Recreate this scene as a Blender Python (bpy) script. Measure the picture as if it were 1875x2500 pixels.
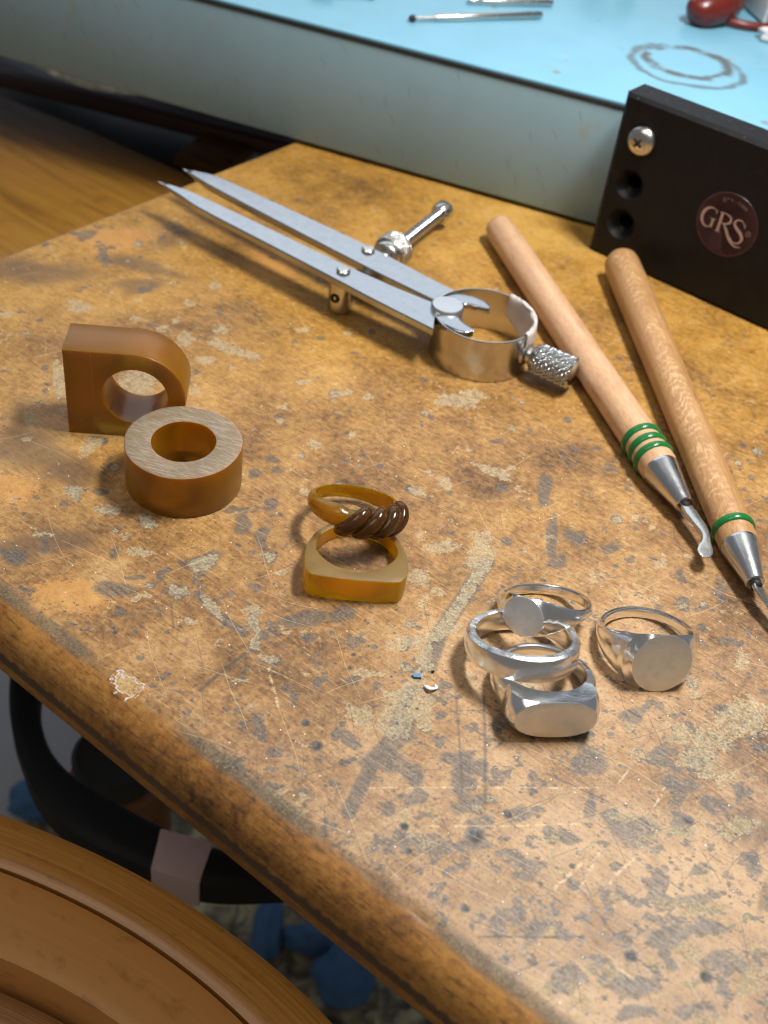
import bpy, bmesh, math, random
import numpy as np
from mathutils import Vector, Matrix, noise as mnoise

for _o in list(bpy.data.objects):
    bpy.data.objects.remove(_o)
scene = bpy.context.scene
COL = scene.collection
MM = 0.001
R = math.radians

# ------------------------------------------------------------------ camera
cam_d = bpy.data.cameras.new("camera")
cam = bpy.data.objects.new("camera", cam_d)
COL.objects.link(cam)
PITCH, ROLL = R(40.8), R(8.1)
fw = Vector((0, math.cos(PITCH), -math.sin(PITCH)))
up0 = Vector((0, math.sin(PITCH), math.cos(PITCH)))
rt0 = Vector((1, 0, 0))
upv = up0 * math.cos(ROLL) - rt0 * math.sin(ROLL)
rtv = rt0 * math.cos(ROLL) + up0 * math.sin(ROLL)
cm = Matrix((rtv, upv, -fw)).transposed().to_4x4()
cm.translation = Vector((0, -205.06, 177)) * MM
cam.matrix_world = cm
cam_d.sensor_fit = 'VERTICAL'
cam_d.sensor_height = 36
cam_d.lens = 2480 / 2212 * 36
cam_d.clip_start = 0.005
cam_d.clip_end = 20
cam_d.dof.use_dof = True
cam_d.dof.focus_distance = 0.245
cam_d.dof.aperture_fstop = 20.0
scene.camera = cam

# ------------------------------------------------------------------ light
world = bpy.data.worlds.new("World")
scene.world = world
world.use_nodes = True
wt = world.node_tree
bg = wt.nodes['Background']
tc = wt.nodes.new('ShaderNodeTexCoord')
sp = wt.nodes.new('ShaderNodeSeparateXYZ')
wt.links.new(tc.outputs['Generated'], sp.inputs[0])
mr = wt.nodes.new('ShaderNodeMapRange')
mr.inputs['From Min'].default_value = -0.7
mr.inputs['From Max'].default_value = 0.8
wt.links.new(sp.outputs['Y'], mr.inputs['Value'])
rp = wt.nodes.new('ShaderNodeValToRGB')
rp.color_ramp.elements[0].color = (0.33, 0.31, 0.28, 1)
rp.color_ramp.elements[1].color = (0.34, 0.39, 0.47, 1)
wt.links.new(mr.outputs[0], rp.inputs[0])
wt.links.new(rp.outputs[0], bg.inputs['Color'])
bg.inputs['Strength'].default_value = 0.45

def area_light(name, loc, target, sx, sy, power, color, spread=180):
    l = bpy.data.lights.new(name, 'AREA')
    l.shape = 'RECTANGLE'
    l.size, l.size_y = sx * MM, sy * MM
    l.energy = power
    l.color = color
    l.spread = R(spread)
    o = bpy.data.objects.new(name, l)
    COL.objects.link(o)
    o.location = Vector(loc) * MM
    d = (Vector(target) - Vector(loc)).normalized()
    o.rotation_euler = d.to_track_quat('-Z', 'Y').to_euler()
    return o

area_light("bench_lamp", (128, 50, 350), (20, 20, 0), 120, 55, 2.25, (1.0, 0.98, 0.945))
area_light("window_light", (-260, 1050, 800), (-30, 20, 0), 1400, 900, 4.4, (0.86, 0.93, 1.0))
area_light("room_ceiling_light", (-420, -380, 1250), (-40, -40, 0), 620, 620, 3.6, (1.0, 0.95, 0.88))

scene.view_settings.view_transform = 'Standard'
scene.view_settings.look = 'None'
scene.view_settings.exposure = 0.0
scene.view_settings.gamma = 1.0
scene.view_settings.use_curve_mapping = False
scene.render.engine = 'CYCLES'
scene.cycles.use_denoising = True
scene.cycles.filter_width = 1.15
scene.cycles.max_bounces = 6
scene.cycles.diffuse_bounces = 2
scene.cycles.glossy_bounces = 3
scene.cycles.transmission_bounces = 6
scene.cycles.use_light_tree = False
scene.cycles.use_adaptive_sampling = True
scene.cycles.adaptive_threshold = 0.03
scene.cycles.caustics_reflective = True
scene.cycles.sample_clamp_indirect = 4

# ------------------------------------------------------------------ mesh helpers (millimetres)
def link(name, me, parent=None, material=None):
    o = bpy.data.objects.new(name, me)
    COL.objects.link(o)
    if parent:
        o.parent = parent
    if material:
        me.materials.append(material)
    return o

def mesh(name, vf, material, parent=None, origin=(0, 0, 0), smooth=40, uv=None, recalc=True):
    v, f = vf
    v = (np.asarray(v, float) - np.asarray(origin, float)) * MM
    me = bpy.data.meshes.new(name)
    me.from_pydata(v.tolist(), [], [list(map(int, q)) for q in f])
    me.update()
    if recalc:
        b_ = bmesh.new()
        b_.from_mesh(me)
        bmesh.ops.recalc_face_normals(b_, faces=b_.faces)
        b_.to_mesh(me)
        b_.free()
        me.update()
    if smooth:
        me.polygons.foreach_set('use_smooth', [True] * len(me.polygons))
        if smooth < 180:
            me.set_sharp_from_angle(angle=R(smooth))
    if uv is not None:
        layer = me.uv_layers.new(name='UVMap')
        idx = np.empty(len(me.loops), int)
        me.loops.foreach_get('vertex_index', idx)
        layer.data.foreach_set('uv', np.asarray(uv, float)[idx].ravel())
    o = link(name, me, parent, material)
    if parent is None:
        o.location = Vector(origin) * MM
    return o

def bm_obj(name, bm, material, parent=None, origin=(0, 0, 0), smooth=40, recalc=True):
    if recalc:
        bmesh.ops.recalc_face_normals(bm, faces=bm.faces)
    bm.verts.ensure_lookup_table()
    v = [tuple(q.co) for q in bm.verts]
    for i, q in enumerate(bm.verts):
        q.index = i
    f = [[q.index for q in fc.verts] for fc in bm.faces]
    bm.free()
    return mesh(name, (v, f), material, parent, origin, smooth, recalc=False)

def tag(o, label, cat, group=None):
    o['label'] = label
    o['category'] = cat
    if group:
        o['group'] = group
    return o

def thing(name, label, cat, loc=(0, 0, 0), group=None):
    o = bpy.data.objects.new(name, None)
    o.empty_display_size = 0.005
    COL.objects.link(o)
    o.location = Vector(loc) * MM
    return tag(o, label, cat, group)

def structure(o):
    o['kind'] = 'structure'
    return o

def xf(vf, m):
    v = np.asarray(vf[0], float)
    a = np.array(m)
    return (v @ a[:3, :3].T + a[:3, 3], vf[1])

def join(*vfs):
    V, F, n = [], [], 0
    for v, f in vfs:
        v = np.asarray(v, float)
        V.append(v)
        F += [[i + n for i in q] for q in f]
        n += len(v)
    return np.concatenate(V), F

def frame(p, zdir, xhint=(0, 0, 1)):
    z = Vector(zdir).normalized()
    x = Vector(xhint)
    x = (x - z * x.dot(z)).normalized()
    y = z.cross(x)
    m = Matrix((x, y, z)).transposed().to_4x4()
    m.translation = Vector(p)
    return m

def lathe(prof, seg=48, fn=None):
    """profile [(r, z)] about local z; closes where r == 0"""
    V, F = [], []
    n = len(prof)
    for r, z in prof:
        for k in range(seg):
            a = 2 * math.pi * k / seg
            rr = r if fn is None else fn(r, z, a)
            V.append((rr * math.cos(a), rr * math.sin(a), z))
    for i in range(n - 1):
        for k in range(seg):
            k2 = (k + 1) % seg
            F.append((i * seg + k, i * seg + k2, (i + 1) * seg + k2, (i + 1) * seg + k))
    F.append(tuple(reversed(range(seg))))
    F.append(tuple((n - 1) * seg + k for k in range(seg)))
    return V, F

def tube(path, radii, seg=16, flat=1.0, xhint=(0, 0, 1)):
    P = [Vector(p) for p in path]
    n = len(P)
    if not hasattr(radii, '__len__'):
        radii = [radii] * n
    V, F = [], []
    x = None
    for i in range(n):
        t = (P[min(i + 1, n - 1)] - P[max(i - 1, 0)]).normalized()
        if x is None:
            h = Vector(xhint)
            if abs(h.dot(t)) > .95:
                h = Vector((0, 1, 0))
            x = h
        x = (x - t * x.dot(t)).normalized()
        y = t.cross(x)
        for k in range(seg):
            a = 2 * math.pi * k / seg
            V.append(P[i] + x * (radii[i] * flat * math.cos(a)) + y * (radii[i] * math.sin(a)))
    for i in range(n - 1):
        for k in range(seg):
            k2 = (k + 1) % seg
            F.append((i * seg + k, i * seg + k2, (i + 1) * seg + k2, (i + 1) * seg + k))
    F.append(tuple(reversed(range(seg))))
    F.append(tuple((n - 1) * seg + k for k in range(seg)))
    return [tuple(v) for v in V], F

def prism_bm(poly, z0, z1, bevel=0, seg=2):
    bm = bmesh.new()
    lo = [bm.verts.new((x, y, z0)) for x, y in poly]
    hi = [bm.verts.new((x, y, z1)) for x, y in poly]
    n = len(poly)
    bm.faces.new(list(reversed(lo)))
    bm.faces.new(hi)
    for i in range(n):
        bm.faces.new((lo[i], lo[(i + 1) % n], hi[(i + 1) % n], hi[i]))
    if bevel:
        bmesh.ops.bevel(bm, geom=list(bm.edges), offset=bevel, segments=seg, profile=.5, affect='EDGES')
    return bm

def box_bm(c, s, bevel=0, seg=2, m=None):
    x, y = s[0] / 2, s[1] / 2
    bm = prism_bm([(-x, -y), (x, -y), (x, y), (-x, y)], -s[2] / 2, s[2] / 2, bevel, seg)
    bm.transform((m or Matrix.Identity(4)) if m else Matrix.Translation(c))
    return bm

def spline(pts, n):
    """Catmull-Rom through pts, n samples"""
    P = [np.array(p, float) for p in pts]
    P = [2 * P[0] - P[1]] + P + [2 * P[-1] - P[-2]]
    out = []
    m = len(P) - 3
    for i in range(n):
        t = i / (n - 1) * m
        k = min(int(t), m - 1)
        t -= k
        a, b, c, d = P[k:k + 4]
        out.append(.5 * (2 * b + (c - a) * t + (2 * a - 5 * b + 4 * c - d) * t * t + (3 * b - a - 3 * c + d) * t ** 3))
    return out

def fbm(X, Y, scale, octaves=5, rough=.55, seed=0):
    """smooth value noise on arrays, roughly 0..1 around .5"""
    out = np.zeros(X.shape); amp = 1.0; tot = 0.0
    for o in range(octaves):
        g = np.random.RandomState(seed * 31 + o).rand(128, 128)
        a, b = X * scale + 40.3 + o * 7.7, Y * scale + 57.1 + o * 3.1
        i, j = np.floor(a).astype(int), np.floor(b).astype(int)
        u, v = a - i, b - j
        u = u * u * u * (u * (u * 6 - 15) + 10); v = v * v * v * (v * (v * 6 - 15) + 10)
        i0, i1, j0, j1 = i % 128, (i + 1) % 128, j % 128, (j + 1) % 128
        out += amp * ((g[i0, j0] * (1 - u) + g[i1, j0] * u) * (1 - v) + (g[i0, j1] * (1 - u) + g[i1, j1] * u) * v)
        tot += amp
        amp *= rough; scale *= 2.03
    return .5 + (out / tot - .5) * 1.6

# ------------------------------------------------------------------ node helpers
class NT:
    def __init__(s, name):
        s.m = bpy.data.materials.new(name)
        s.m.use_nodes = True
        s.t = s.m.node_tree
        s.b = s.t.nodes['Principled BSDF']
        s.co = None

    def put(s, sock, v):
        if v is None:
            return
        if isinstance(v, bpy.types.NodeSocket):
            s.t.links.new(v, sock)
        else:
            if sock.type == 'RGBA' and not hasattr(v, '__len__'):
                v = (v, v, v, 1)
            if sock.type == 'RGBA' and len(v) == 3:
                v = (*v, 1)
            sock.default_value = v

    def node(s, kind, props=None, **ins):
        n = s.t.nodes.new(kind)
        for k, v in (props or {}).items():
            setattr(n, k, v)
        for k, v in ins.items():
            key = k.replace('_', ' ')
            s.put(n.inputs[key], v)
        return n

    def P(s, mul=1000.0):
        if s.co is None:
            s.co = s.node('ShaderNodeTexCoord').outputs['Object']
        return s.vm('MULTIPLY', s.co, (mul,) * 3 if not hasattr(mul, '__len__') else mul)

    def uv(s, mul=(1, 1, 1)):
        return s.vm('MULTIPLY', s.node('ShaderNodeTexCoord').outputs['UV'], mul)

    def vm(s, op, a, b=None):
        n = s.t.nodes.new('ShaderNodeVectorMath')
        n.operation = op
        s.put(n.inputs[0], a)
        if b is not None:
            s.put(n.inputs[1], b)
        return n.outputs['Value'] if op in ('LENGTH', 'DISTANCE', 'DOT_PRODUCT') else n.outputs[0]

    def ma(s, op, a, b=None, c=None, clamp=False):
        n = s.t.nodes.new('ShaderNodeMath')
        n.operation = op
        n.use_clamp = clamp
        s.put(n.inputs[0], a)
        if b is not None:
            s.put(n.inputs[1], b)
        if c is not None:
            s.put(n.inputs[2], c)
        return n.outputs[0]

    def xyz(s, v):
        n = s.node('ShaderNodeSeparateXYZ')
        s.put(n.inputs[0], v)
        return n.outputs

    def cxyz(s, x, y, z=0):
        n = s.node('ShaderNodeCombineXYZ')
        s.put(n.inputs[0], x); s.put(n.inputs[1], y); s.put(n.inputs[2], z)
        return n.outputs[0]

    def rot(s, v, ang, axis='Z_AXIS'):
        n = s.node('ShaderNodeVectorRotate', dict(rotation_type=axis))
        s.put(n.inputs['Vector'], v)
        n.inputs['Angle'].default_value = ang
        return n.outputs[0]

    def noise(s, v, scale, detail=4, rough=.55, dist=0, color=False):
        n = s.node('ShaderNodeTexNoise', None, Scale=scale, Detail=detail, Roughness=rough, Distortion=dist)
        s.put(n.inputs['Vector'], v)
        return n.outputs['Color' if color else 'Fac']

    def vor(s, v, scale, feature='F1', out='Distance', rnd=1.0):
        n = s.node('ShaderNodeTexVoronoi', dict(feature=feature), Scale=scale, Randomness=rnd)
        s.put(n.inputs['Vector'], v)
        return n.outputs[out]

    def white(s, v):
        n = s.node('ShaderNodeTexWhiteNoise')
        s.put(n.inputs['Vector'], v)
        return n.outputs['Value'], n.outputs['Color']

    def st(s, v, a, b, c=0., d=1.):
        n = s.node('ShaderNodeMapRange', dict(interpolation_type='SMOOTHSTEP'))
        for k, q in zip(('Value', 'From Min', 'From Max', 'To Min', 'To Max'), (v, a, b, c, d)):
            s.put(n.inputs[k], q)
        return n.outputs[0]

    def mix(s, f, a, b, mode='MIX'):
        n = s.node('ShaderNodeMix', dict(data_type='RGBA', blend_type=mode))
        s.put(n.inputs[0], f); s.put(n.inputs[6], a); s.put(n.inputs[7], b)
        return n.outputs[2]

    def ramp(s, f, stops):
        n = s.node('ShaderNodeValToRGB')
        e = n.color_ramp.elements
        while len(e) < len(stops):
            e.new(.5)
        for q, (p, c) in zip(e, stops):
            q.position = p
            q.color = (*c, 1) if len(c) == 3 else c
        s.put(n.inputs[0], f)
        return n.outputs[0]

    def bump(s, h, strength=.3, dist=.1, prev=None):
        n = s.node('ShaderNodeBump', None, Strength=strength, Distance=dist * MM, Height=h)
        if prev is not None:
            s.put(n.inputs['Normal'], prev)
        return n.outputs[0]

    def attr(s, name):
        n = s.node('ShaderNodeAttribute', dict(attribute_name=name))
        return n

    def scratch(s, p, ang, L, W, prob, width, seed, bend=2.0, w=None):
        """thin straight marks: one per grid cell with probability prob"""
        w = s.noise(p, .035, 1) if w is None else w
        q = s.rot(s.vm('ADD', p, s.cxyz(seed * 17.3, seed * 9.1)), ang)
        x, y, _ = s.xyz(q)
        y = s.ma('ADD', y, s.ma('MULTIPLY', w, bend * 4))
        row = s.ma('FLOOR', s.ma('DIVIDE', y, W))
        ro = s.white(s.cxyz(row, seed * 3.7, 5))[0]
        xx = s.ma('ADD', s.ma('DIVIDE', x, L), s.ma('MULTIPLY', ro, 11))
        cell = s.ma('FLOOR', xx)
        rv, rc = s.white(s.cxyz(row, cell, seed))
        r2 = s.xyz(rc)
        fx = s.ma('FRACT', xx)
        fy = s.ma('SUBTRACT', s.ma('FRACT', s.ma('DIVIDE', y, W)), s.ma('ADD', .25, s.ma('MULTIPLY', r2[0], .5)))
        fy = s.ma('ADD', fy, s.ma('MULTIPLY', s.ma('SUBTRACT', fx, .5), s.ma('MULTIPLY', s.ma('SUBTRACT', r2[1], .5), .45)))
        dist = s.ma('MULTIPLY', s.ma('ABSOLUTE', fy), W)
        ends = s.ma('MULTIPLY', s.st(fx, .02, .25), s.st(fx, .98, .6))
        core = s.st(dist, s.ma('MULTIPLY', ends, width), 0)
        return s.ma('MULTIPLY', s.ma('MULTIPLY', core, ends), s.ma('GREATER_THAN', rv, 1 - prob))

    def out(s, **ins):
        for k, v in ins.items():
            s.put(s.b.inputs[k.replace('_', ' ')], v)
        return s.m

# ------------------------------------------------------------------ materials
def wood_bench():
    n = NT('worn_bench_wood')
    p = n.P()
    z = n.xyz(p)[2]
    A = n.attr('marks_a'); B = n.attr('marks_b'); C = n.attr('marks_c')
    cream, grey, brown = n.xyz(A.outputs['Vector']); orange = A.outputs['Alpha']
    lsc, dsc, white_ = n.xyz(B.outputs['Vector']); arris = B.outputs['Alpha']
    tone, back, rub = n.xyz(C.outputs['Vector']); dens = C.outputs['Alpha']
    fine = n.noise(p, .62, 4, .68)
    nz = n.noise(n.vm('ADD', p, (91, 7, 3)), 1.7, 4, .75)
    fib = n.noise(n.vm('MULTIPLY', n.rot(p, R(33)), (.2, 1.5, 1)), 1.1, 3, .65)
    jit = n.ma('ADD', n.ma('MULTIPLY', n.ma('SUBTRACT', nz, .5), 1.5), n.ma('MULTIPLY', n.ma('SUBTRACT', fine, .5), 1.1))
    def fld(f, lo=.4, hi=.6, k=1.0):
        return n.st(n.ma('ADD', f, n.ma('MULTIPLY', jit, k)), lo, hi)
    # wood body under yellowed varnish, rubbed pinkish grey where the hands work
    t = n.ma('ADD', tone, n.ma('MULTIPLY', n.ma('SUBTRACT', fine, .5), .85))
    base = n.ramp(t, [(.2, (.085, .041, .015)), (.42, (.225, .112, .035)), (.6, (.345, .182, .056)), (.85, (.5, .295, .105))])
    yel = n.ramp(t, [(.2, (.19, .09, .014)), (.5, (.38, .19, .024)), (.85, (.53, .295, .055))])
    base = n.mix(back, base, yel)
    base = n.mix(rub, base, n.ramp(t, [(.2, (.08, .048, .03)), (.5, (.25, .15, .083)), (.85, (.46, .3, .175))]))
    base = n.mix(n.st(fib, .47, .3, 0, .6), base, n.mix(1, base, (.42, .36, .32), 'MULTIPLY'))
    base = n.mix(n.st(fib, .55, .72, 0, .5), base, (.55, .36, .17))
    base = n.mix(n.st(nz, .45, .33, 0, .85), base, n.mix(1, base, (.32, .28, .26), 'MULTIPLY'))
    col = n.mix(n.ma('MULTIPLY', fld(brown, .15, .95), .62), base, (.1, .06, .034))
    col = n.mix(n.ma('MULTIPLY', fld(orange, .3, .75), .6), col, n.mix(t, (.42, .17, .032), (.6, .31, .085)))
    # grey grime
    ontop = n.st(z, -.6, -.1)
    grime = n.ma('MULTIPLY', fld(grey, .44, .66, .95), n.st(fib, .35, .62, 1.0, .7))
    rim = n.ma('MULTIPLY', n.ma('MULTIPLY', fld(grey, .18, .4, .9), n.st(nz, .5, .64)), n.ma('MULTIPLY', dens, ontop))
    col = n.mix(n.ma('MULTIPLY', rim, .55), col, (.54, .39, .18))
    gcol = n.ramp(n.ma('ADD', n.ma('MULTIPLY', nz, .7), n.ma('MULTIPLY', fib, .3)), [(.36, (.03, .031, .032)), (.52, (.075, .078, .077)), (.62, (.135, .132, .115)), (.7, (.34, .29, .17))])
    col = n.mix(n.ma('MULTIPLY', grime, n.ma('ADD', .3, n.ma('MULTIPLY', ontop, .5))), col, gcol)
    # pale chips where the varnish has flaked off
    flake = n.ma('MULTIPLY', fld(cream, .4, .7, .85), ontop)
    ccol = n.ramp(nz, [(.32, (.19, .15, .09)), (.5, (.37, .3, .18)), (.68, (.56, .49, .34))])
    col = n.mix(n.ma('MULTIPLY', flake, n.st(fine, .32, .6, .25, .72)), col, ccol)
    # pits and dust share one cell pattern
    vn = n.node('ShaderNodeTexVoronoi', None, Scale=.42)
    n.put(vn.inputs['Vector'], p)
    vr = n.xyz(vn.outputs['Color'])
    pit = n.ma('MULTIPLY', n.st(vn.outputs['Distance'], .2, .1), n.ma('GREATER_THAN', vr[1], n.ma('SUBTRACT', .95, n.ma('MULTIPLY', dens, .2))))
    col = n.mix(n.ma('MULTIPLY', pit, .75), col, (.05, .044, .04))
    # scratches
    warp = n.noise(p, .035, 1)
    light = None
    for i, (a, L, W, pr, wd) in enumerate([(R(20), 26, 5, .22, .12), (R(-40), 20, 5, .2, .11), (R(62), 30, 6, .2, .1)]):
        q = n.scratch(p, a, L, W, pr, wd, i + 1.5, 2, warp)
        light = q if light is None else n.ma('MAXIMUM', light, q)
    dark = None
    for i, (a, L, W, pr, wd) in enumerate([(R(75), 15, 4, .25, .14), (R(-28), 20, 6, .25, .13), (R(140), 8, 3, .25, .11)]):
        q = n.scratch(p, a, L, W, pr, wd, i + 11.5, 2, warp)
        dark = q if dark is None else n.ma('MAXIMUM', dark, q)
    dark = n.ma('MULTIPLY', dark, n.ma('ADD', .25, n.ma('MULTIPLY', dens, .75)))
    dark = n.ma('MAXIMUM', n.ma('MULTIPLY', dark, .75), n.ma('MULTIPLY', fld(dsc, .35, 1.5, .7), .97))
    light = n.ma('MAXIMUM', n.ma('MULTIPLY', light, .45), n.ma('MULTIPLY', n.ma('MULTIPLY', fld(lsc, .4, 1.05, 1.0), n.st(fine, .4, .58)), .65))
    col = n.mix(dark, col, (.05, .046, .042))
    col = n.mix(light, col, (.66, .5, .3))
    # rounded front edge: warmer wood, dark cuts, a dark grime line along its lower part
    edge = n.st(z, -.25, -.9)
    ecol = n.ramp(n.ma('ADD', t, n.ma('MULTIPLY', n.ma('SUBTRACT', fib, .5), .5)), [(.2, (.075, .033, .012)), (.5, (.26, .11, .022)), (.8, (.42, .195, .042))])
    ecol = n.mix(n.st(fib, .43, .33, 0, .55), ecol, (.06, .04, .024))
    ecol = n.mix(n.ma('MULTIPLY', fld(brown, .2, .8), .8), ecol, (.065, .045, .03))
    zz = n.ma('ADD', z, n.ma('MULTIPLY', n.ma('SUBTRACT', fine, .5), 2.2))
    grime_line = n.ma('MULTIPLY', n.st(zz, -10.9, -10), n.st(zz, -7.6, -8.6))
    ecol = n.mix(n.ma('MULTIPLY', grime_line, .85), ecol, (.045, .034, .026))
    col = n.mix(edge, col, ecol)
    arm = n.st(n.ma('ADD', arris, n.ma('MULTIPLY', jit, .45)), .2, .95)
    arc = n.ramp(nz, [(.35, (.045, .04, .03)), (.5, (.1, .09, .066)), (.64, (.19, .17, .12)), (.74, (.45, .4, .28))])
    col = n.mix(n.ma('MULTIPLY', arm, .68), col, arc)
    raw = n.mix(n.st(nz, .38, .62), (.3, .17, .06), (.52, .35, .16))
    col = n.mix(fld(white_, .4, .6, .8), col, n.mix(n.st(white_, .95, 1.2), n.mix(nz, (.3, .3, .33), (.82, .82, .84)), raw))
    dust = n.ma('MULTIPLY', n.st(vn.outputs['Distance'], .085, .04), n.ma('LESS_THAN', vr[2], .09))
    col = n.mix(n.ma('MULTIPLY', dust, n.ma('MULTIPLY', ontop, .85)), col, (.85, .82, .76))
    rgh = n.ma('ADD', .48, n.ma('MULTIPLY', n.ma('SUBTRACT', fine, .45), .55))
    rgh = n.ma('ADD', rgh, n.ma('MULTIPLY', flake, .2), clamp=True)
    h = n.ma('ADD', n.ma('MULTIPLY', n.noise(p, .62, 3, .68), .6), n.ma('MULTIPLY', n.noise(n.vm('ADD', p, (91, 7, 3)), 1.25, 3, .72), .6))
    return n.out(Base_Color=col, Roughness=rgh, Normal=n.bump(h, .65, .18), Specular_IOR_Level=.38)

def wood_plain(name, c0, c1, c2, mul=(.05, 1, 1), scale=.5, rough=.4, rotz=0, use_uv=False, uvmul=(1, 1, 1)):
    n = NT(name)
    p = n.uv(uvmul) if use_uv else n.rot(n.P(), rotz)
    g = n.noise(n.vm('MULTIPLY', p, mul), scale, 6, .6, .6)
    f = n.noise(n.vm('MULTIPLY', p, mul), scale * 6, 4, .6)
    v = n.ma('ADD', n.ma('MULTIPLY', g, .75), n.ma('MULTIPLY', f, .25))
    col = n.ramp(v, [(.32, c0), (.5, c1), (.68, c2)])
    d = n.noise(p, scale * .35, 4, .6)
    col = n.mix(n.st(d, .55, .72, 0, .4), col, n.mix(1, col, (.4, .35, .3), 'MULTIPLY'))
    return n.out(Base_Color=col, Roughness=n.ma('ADD', rough, n.ma('MULTIPLY', n.ma('SUBTRACT', f, .5), .3)), Normal=n.bump(v, .2, .1))

def wax(name, base, surf, rough, radius=(7.0, 2.4, .3), frost=0.0, dust=.3, trans=0.0, lines=None, sss=1.0, spec=.5):
    n = NT(name)
    p = n.P()
    cl = n.noise(p, .12, 3)
    col = n.mix(cl, base, tuple(c * .72 for c in base))
    fz = n.noise(p, 1.7, 4, .7)
    fr = n.st(fz, .35, .75, frost * .4, frost)
    if lines is not None:
        g = n.noise(n.vm('MULTIPLY', n.rot(p, lines), (.07, 1, 1)), 2.6, 4, .7)
        g2 = n.noise(n.vm('MULTIPLY', n.rot(p, lines + R(24)), (.07, 1, 1)), 3.0, 4, .7)
        gg = n.ma('MAXIMUM', g, n.ma('MULTIPLY', g2, .95))
        fr = n.st(gg, .44, .68, frost * .3, frost)
    col = n.mix(fr, col, surf)
    d = n.vor(p, 1.1)
    dr = n.xyz(n.vor(p, 1.1, out='Color'))[0]
    ds = n.ma('MULTIPLY', n.st(d, .11, .05), n.ma('GREATER_THAN', dr, 1 - .12 * dust))
    s1 = n.scratch(p, R(35), 9, 3, .3, .07, 21.3, .5)
    xz = n.cxyz(n.xyz(p)[0], n.xyz(p)[2])
    s2 = n.scratch(xz, R(-60), 9, 4, .3, .07, 23.3, .5)
    col = n.mix(n.ma('MULTIPLY', n.ma('MAXIMUM', ds, n.ma('MULTIPLY', n.ma('MAXIMUM', s1, s2), .5 * dust)), .6), col, (.7, .6, .48))
    h = n.ma('ADD', n.ma('MULTIPLY', fz, .5), n.ma('MULTIPLY', n.noise(p, .5, 3), .5))
    if lines is not None:
        h = gg
    return n.out(Base_Color=col, Roughness=n.ma('ADD', rough, n.ma('MULTIPLY', fr, .3)), Transmission_Weight=trans,
                 Subsurface_Weight=sss, Subsurface_Radius=radius, Subsurface_Scale=MM,
                 Subsurface_Anisotropy=.3, IOR=1.44, Normal=n.bump(h, .3 if lines is None else .6, .08 if lines is None else .15),
                 Specular_IOR_Level=spec)

def metal(name, col, rough, brush=None, bstr=.12, dust=0.0, tarn=0.0, rvar=.12, scr=.4, space=1.0):
    n = NT(name)
    p = n.P()
    q = p
    if brush is not None:
        q = n.vm('MULTIPLY', p, brush)
    g = n.noise(q, 3.0, 5, .65)
    cl = n.noise(p, .35, 4, .6)
    c = n.mix(n.st(cl, .4, .75, 0, tarn), col, tuple(v * k for v, k in zip(col, (.55, .5, .42))))
    r = n.ma('ADD', rough, n.ma('MULTIPLY', n.ma('SUBTRACT', cl, .5), rvar * 2))
    r = n.ma('ADD', r, n.ma('MULTIPLY', n.ma('SUBTRACT', g, .5), rvar))
    s1 = n.ma('MAXIMUM', n.scratch(p, R(25), 5, 1.6, .35, .05, 31.3, .3), n.scratch(p, R(-50), 6, 2, .35, .05, 33.3, .3))
    h = n.ma('ADD', n.ma('MULTIPLY', g, .6), n.ma('MULTIPLY', n.noise(p, .45, 3), 1.0))
    h = n.ma('SUBTRACT', h, n.ma('MULTIPLY', s1, scr))
    ins = dict(Base_Color=c, Metallic=1.0, Roughness=n.ma('MAXIMUM', r, .06), Normal=n.bump(h, bstr, .12))
    if dust:
        d = n.vor(p, .9)
        dr = n.xyz(n.vor(p, .9, out='Color'))[0]
        fz = n.noise(p, 1.2, 6, .75)
        ds = n.ma('MAXIMUM', n.ma('MULTIPLY', n.st(d, .2, .08), n.ma('GREATER_THAN', dr, .93)), n.st(fz, .7, .78, 0, .7))
        ds = n.ma('MULTIPLY', ds, dust)
        ins['Base_Color'] = n.mix(ds, c, (.78, .76, .72))
        ins['Metallic'] = n.ma('SUBTRACT', 1.0, ds)
    return n.out(**ins)

def painted(name, col, rough, stain=None, stain_amt=.5, spots=0.0):
    n = NT(name)
    p = n.P()
    c = n.mix(n.noise(p, .05, 4), tuple(v * .88 for v in col), tuple(min(1, v * 1.08) for v in col))
    f = n.noise(p, .9, 5, .7)
    c = n.mix(n.st(f, .55, .8, 0, .25), c, tuple(v * .6 for v in col))
    if stain:
        v = n.noise(n.vm('MULTIPLY', p, (1, 1, .45)), .085, 6, .65)
        c = n.mix(n.st(v, .6, .72, 0, stain_amt), c, stain)
        vd = n.vor(n.vm('MULTIPLY', p, (1, 1, .6)), .06)
        vr = n.xyz(n.vor(n.vm('MULTIPLY', p, (1, 1, .6)), .06, out='Color'))[0]
        sp_ = n.ma('MULTIPLY', n.st(vd, .13, .06), n.ma('GREATER_THAN', vr, .55))
        c = n.mix(n.ma('MULTIPLY', sp_, spots), c, tuple(v * .6 for v in stain))
    return n, p, c, f

def simple(name, col, rough=.5, var=.2, scale=.3, bump=.1, metal_=0.0, spec=.5, alpha=None, sss=0):
    n = NT(name)
    p = n.P()
    g = n.noise(p, scale, 5, .6)
    c = n.mix(g, tuple(v * (1 - var) for v in col), tuple(min(1, v * (1 + var)) for v in col))
    ins = dict(Base_Color=c, Roughness=n.ma('ADD', rough, n.ma('MULTIPLY', n.ma('SUBTRACT', g, .5), .25)), Metallic=metal_,
               Normal=n.bump(g, bump, .3), Specular_IOR_Level=spec)
    if sss:
        ins.update(Subsurface_Weight=sss, Subsurface_Radius=(1, .8, .7), Subsurface_Scale=MM)
    return n.out(**ins)

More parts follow.
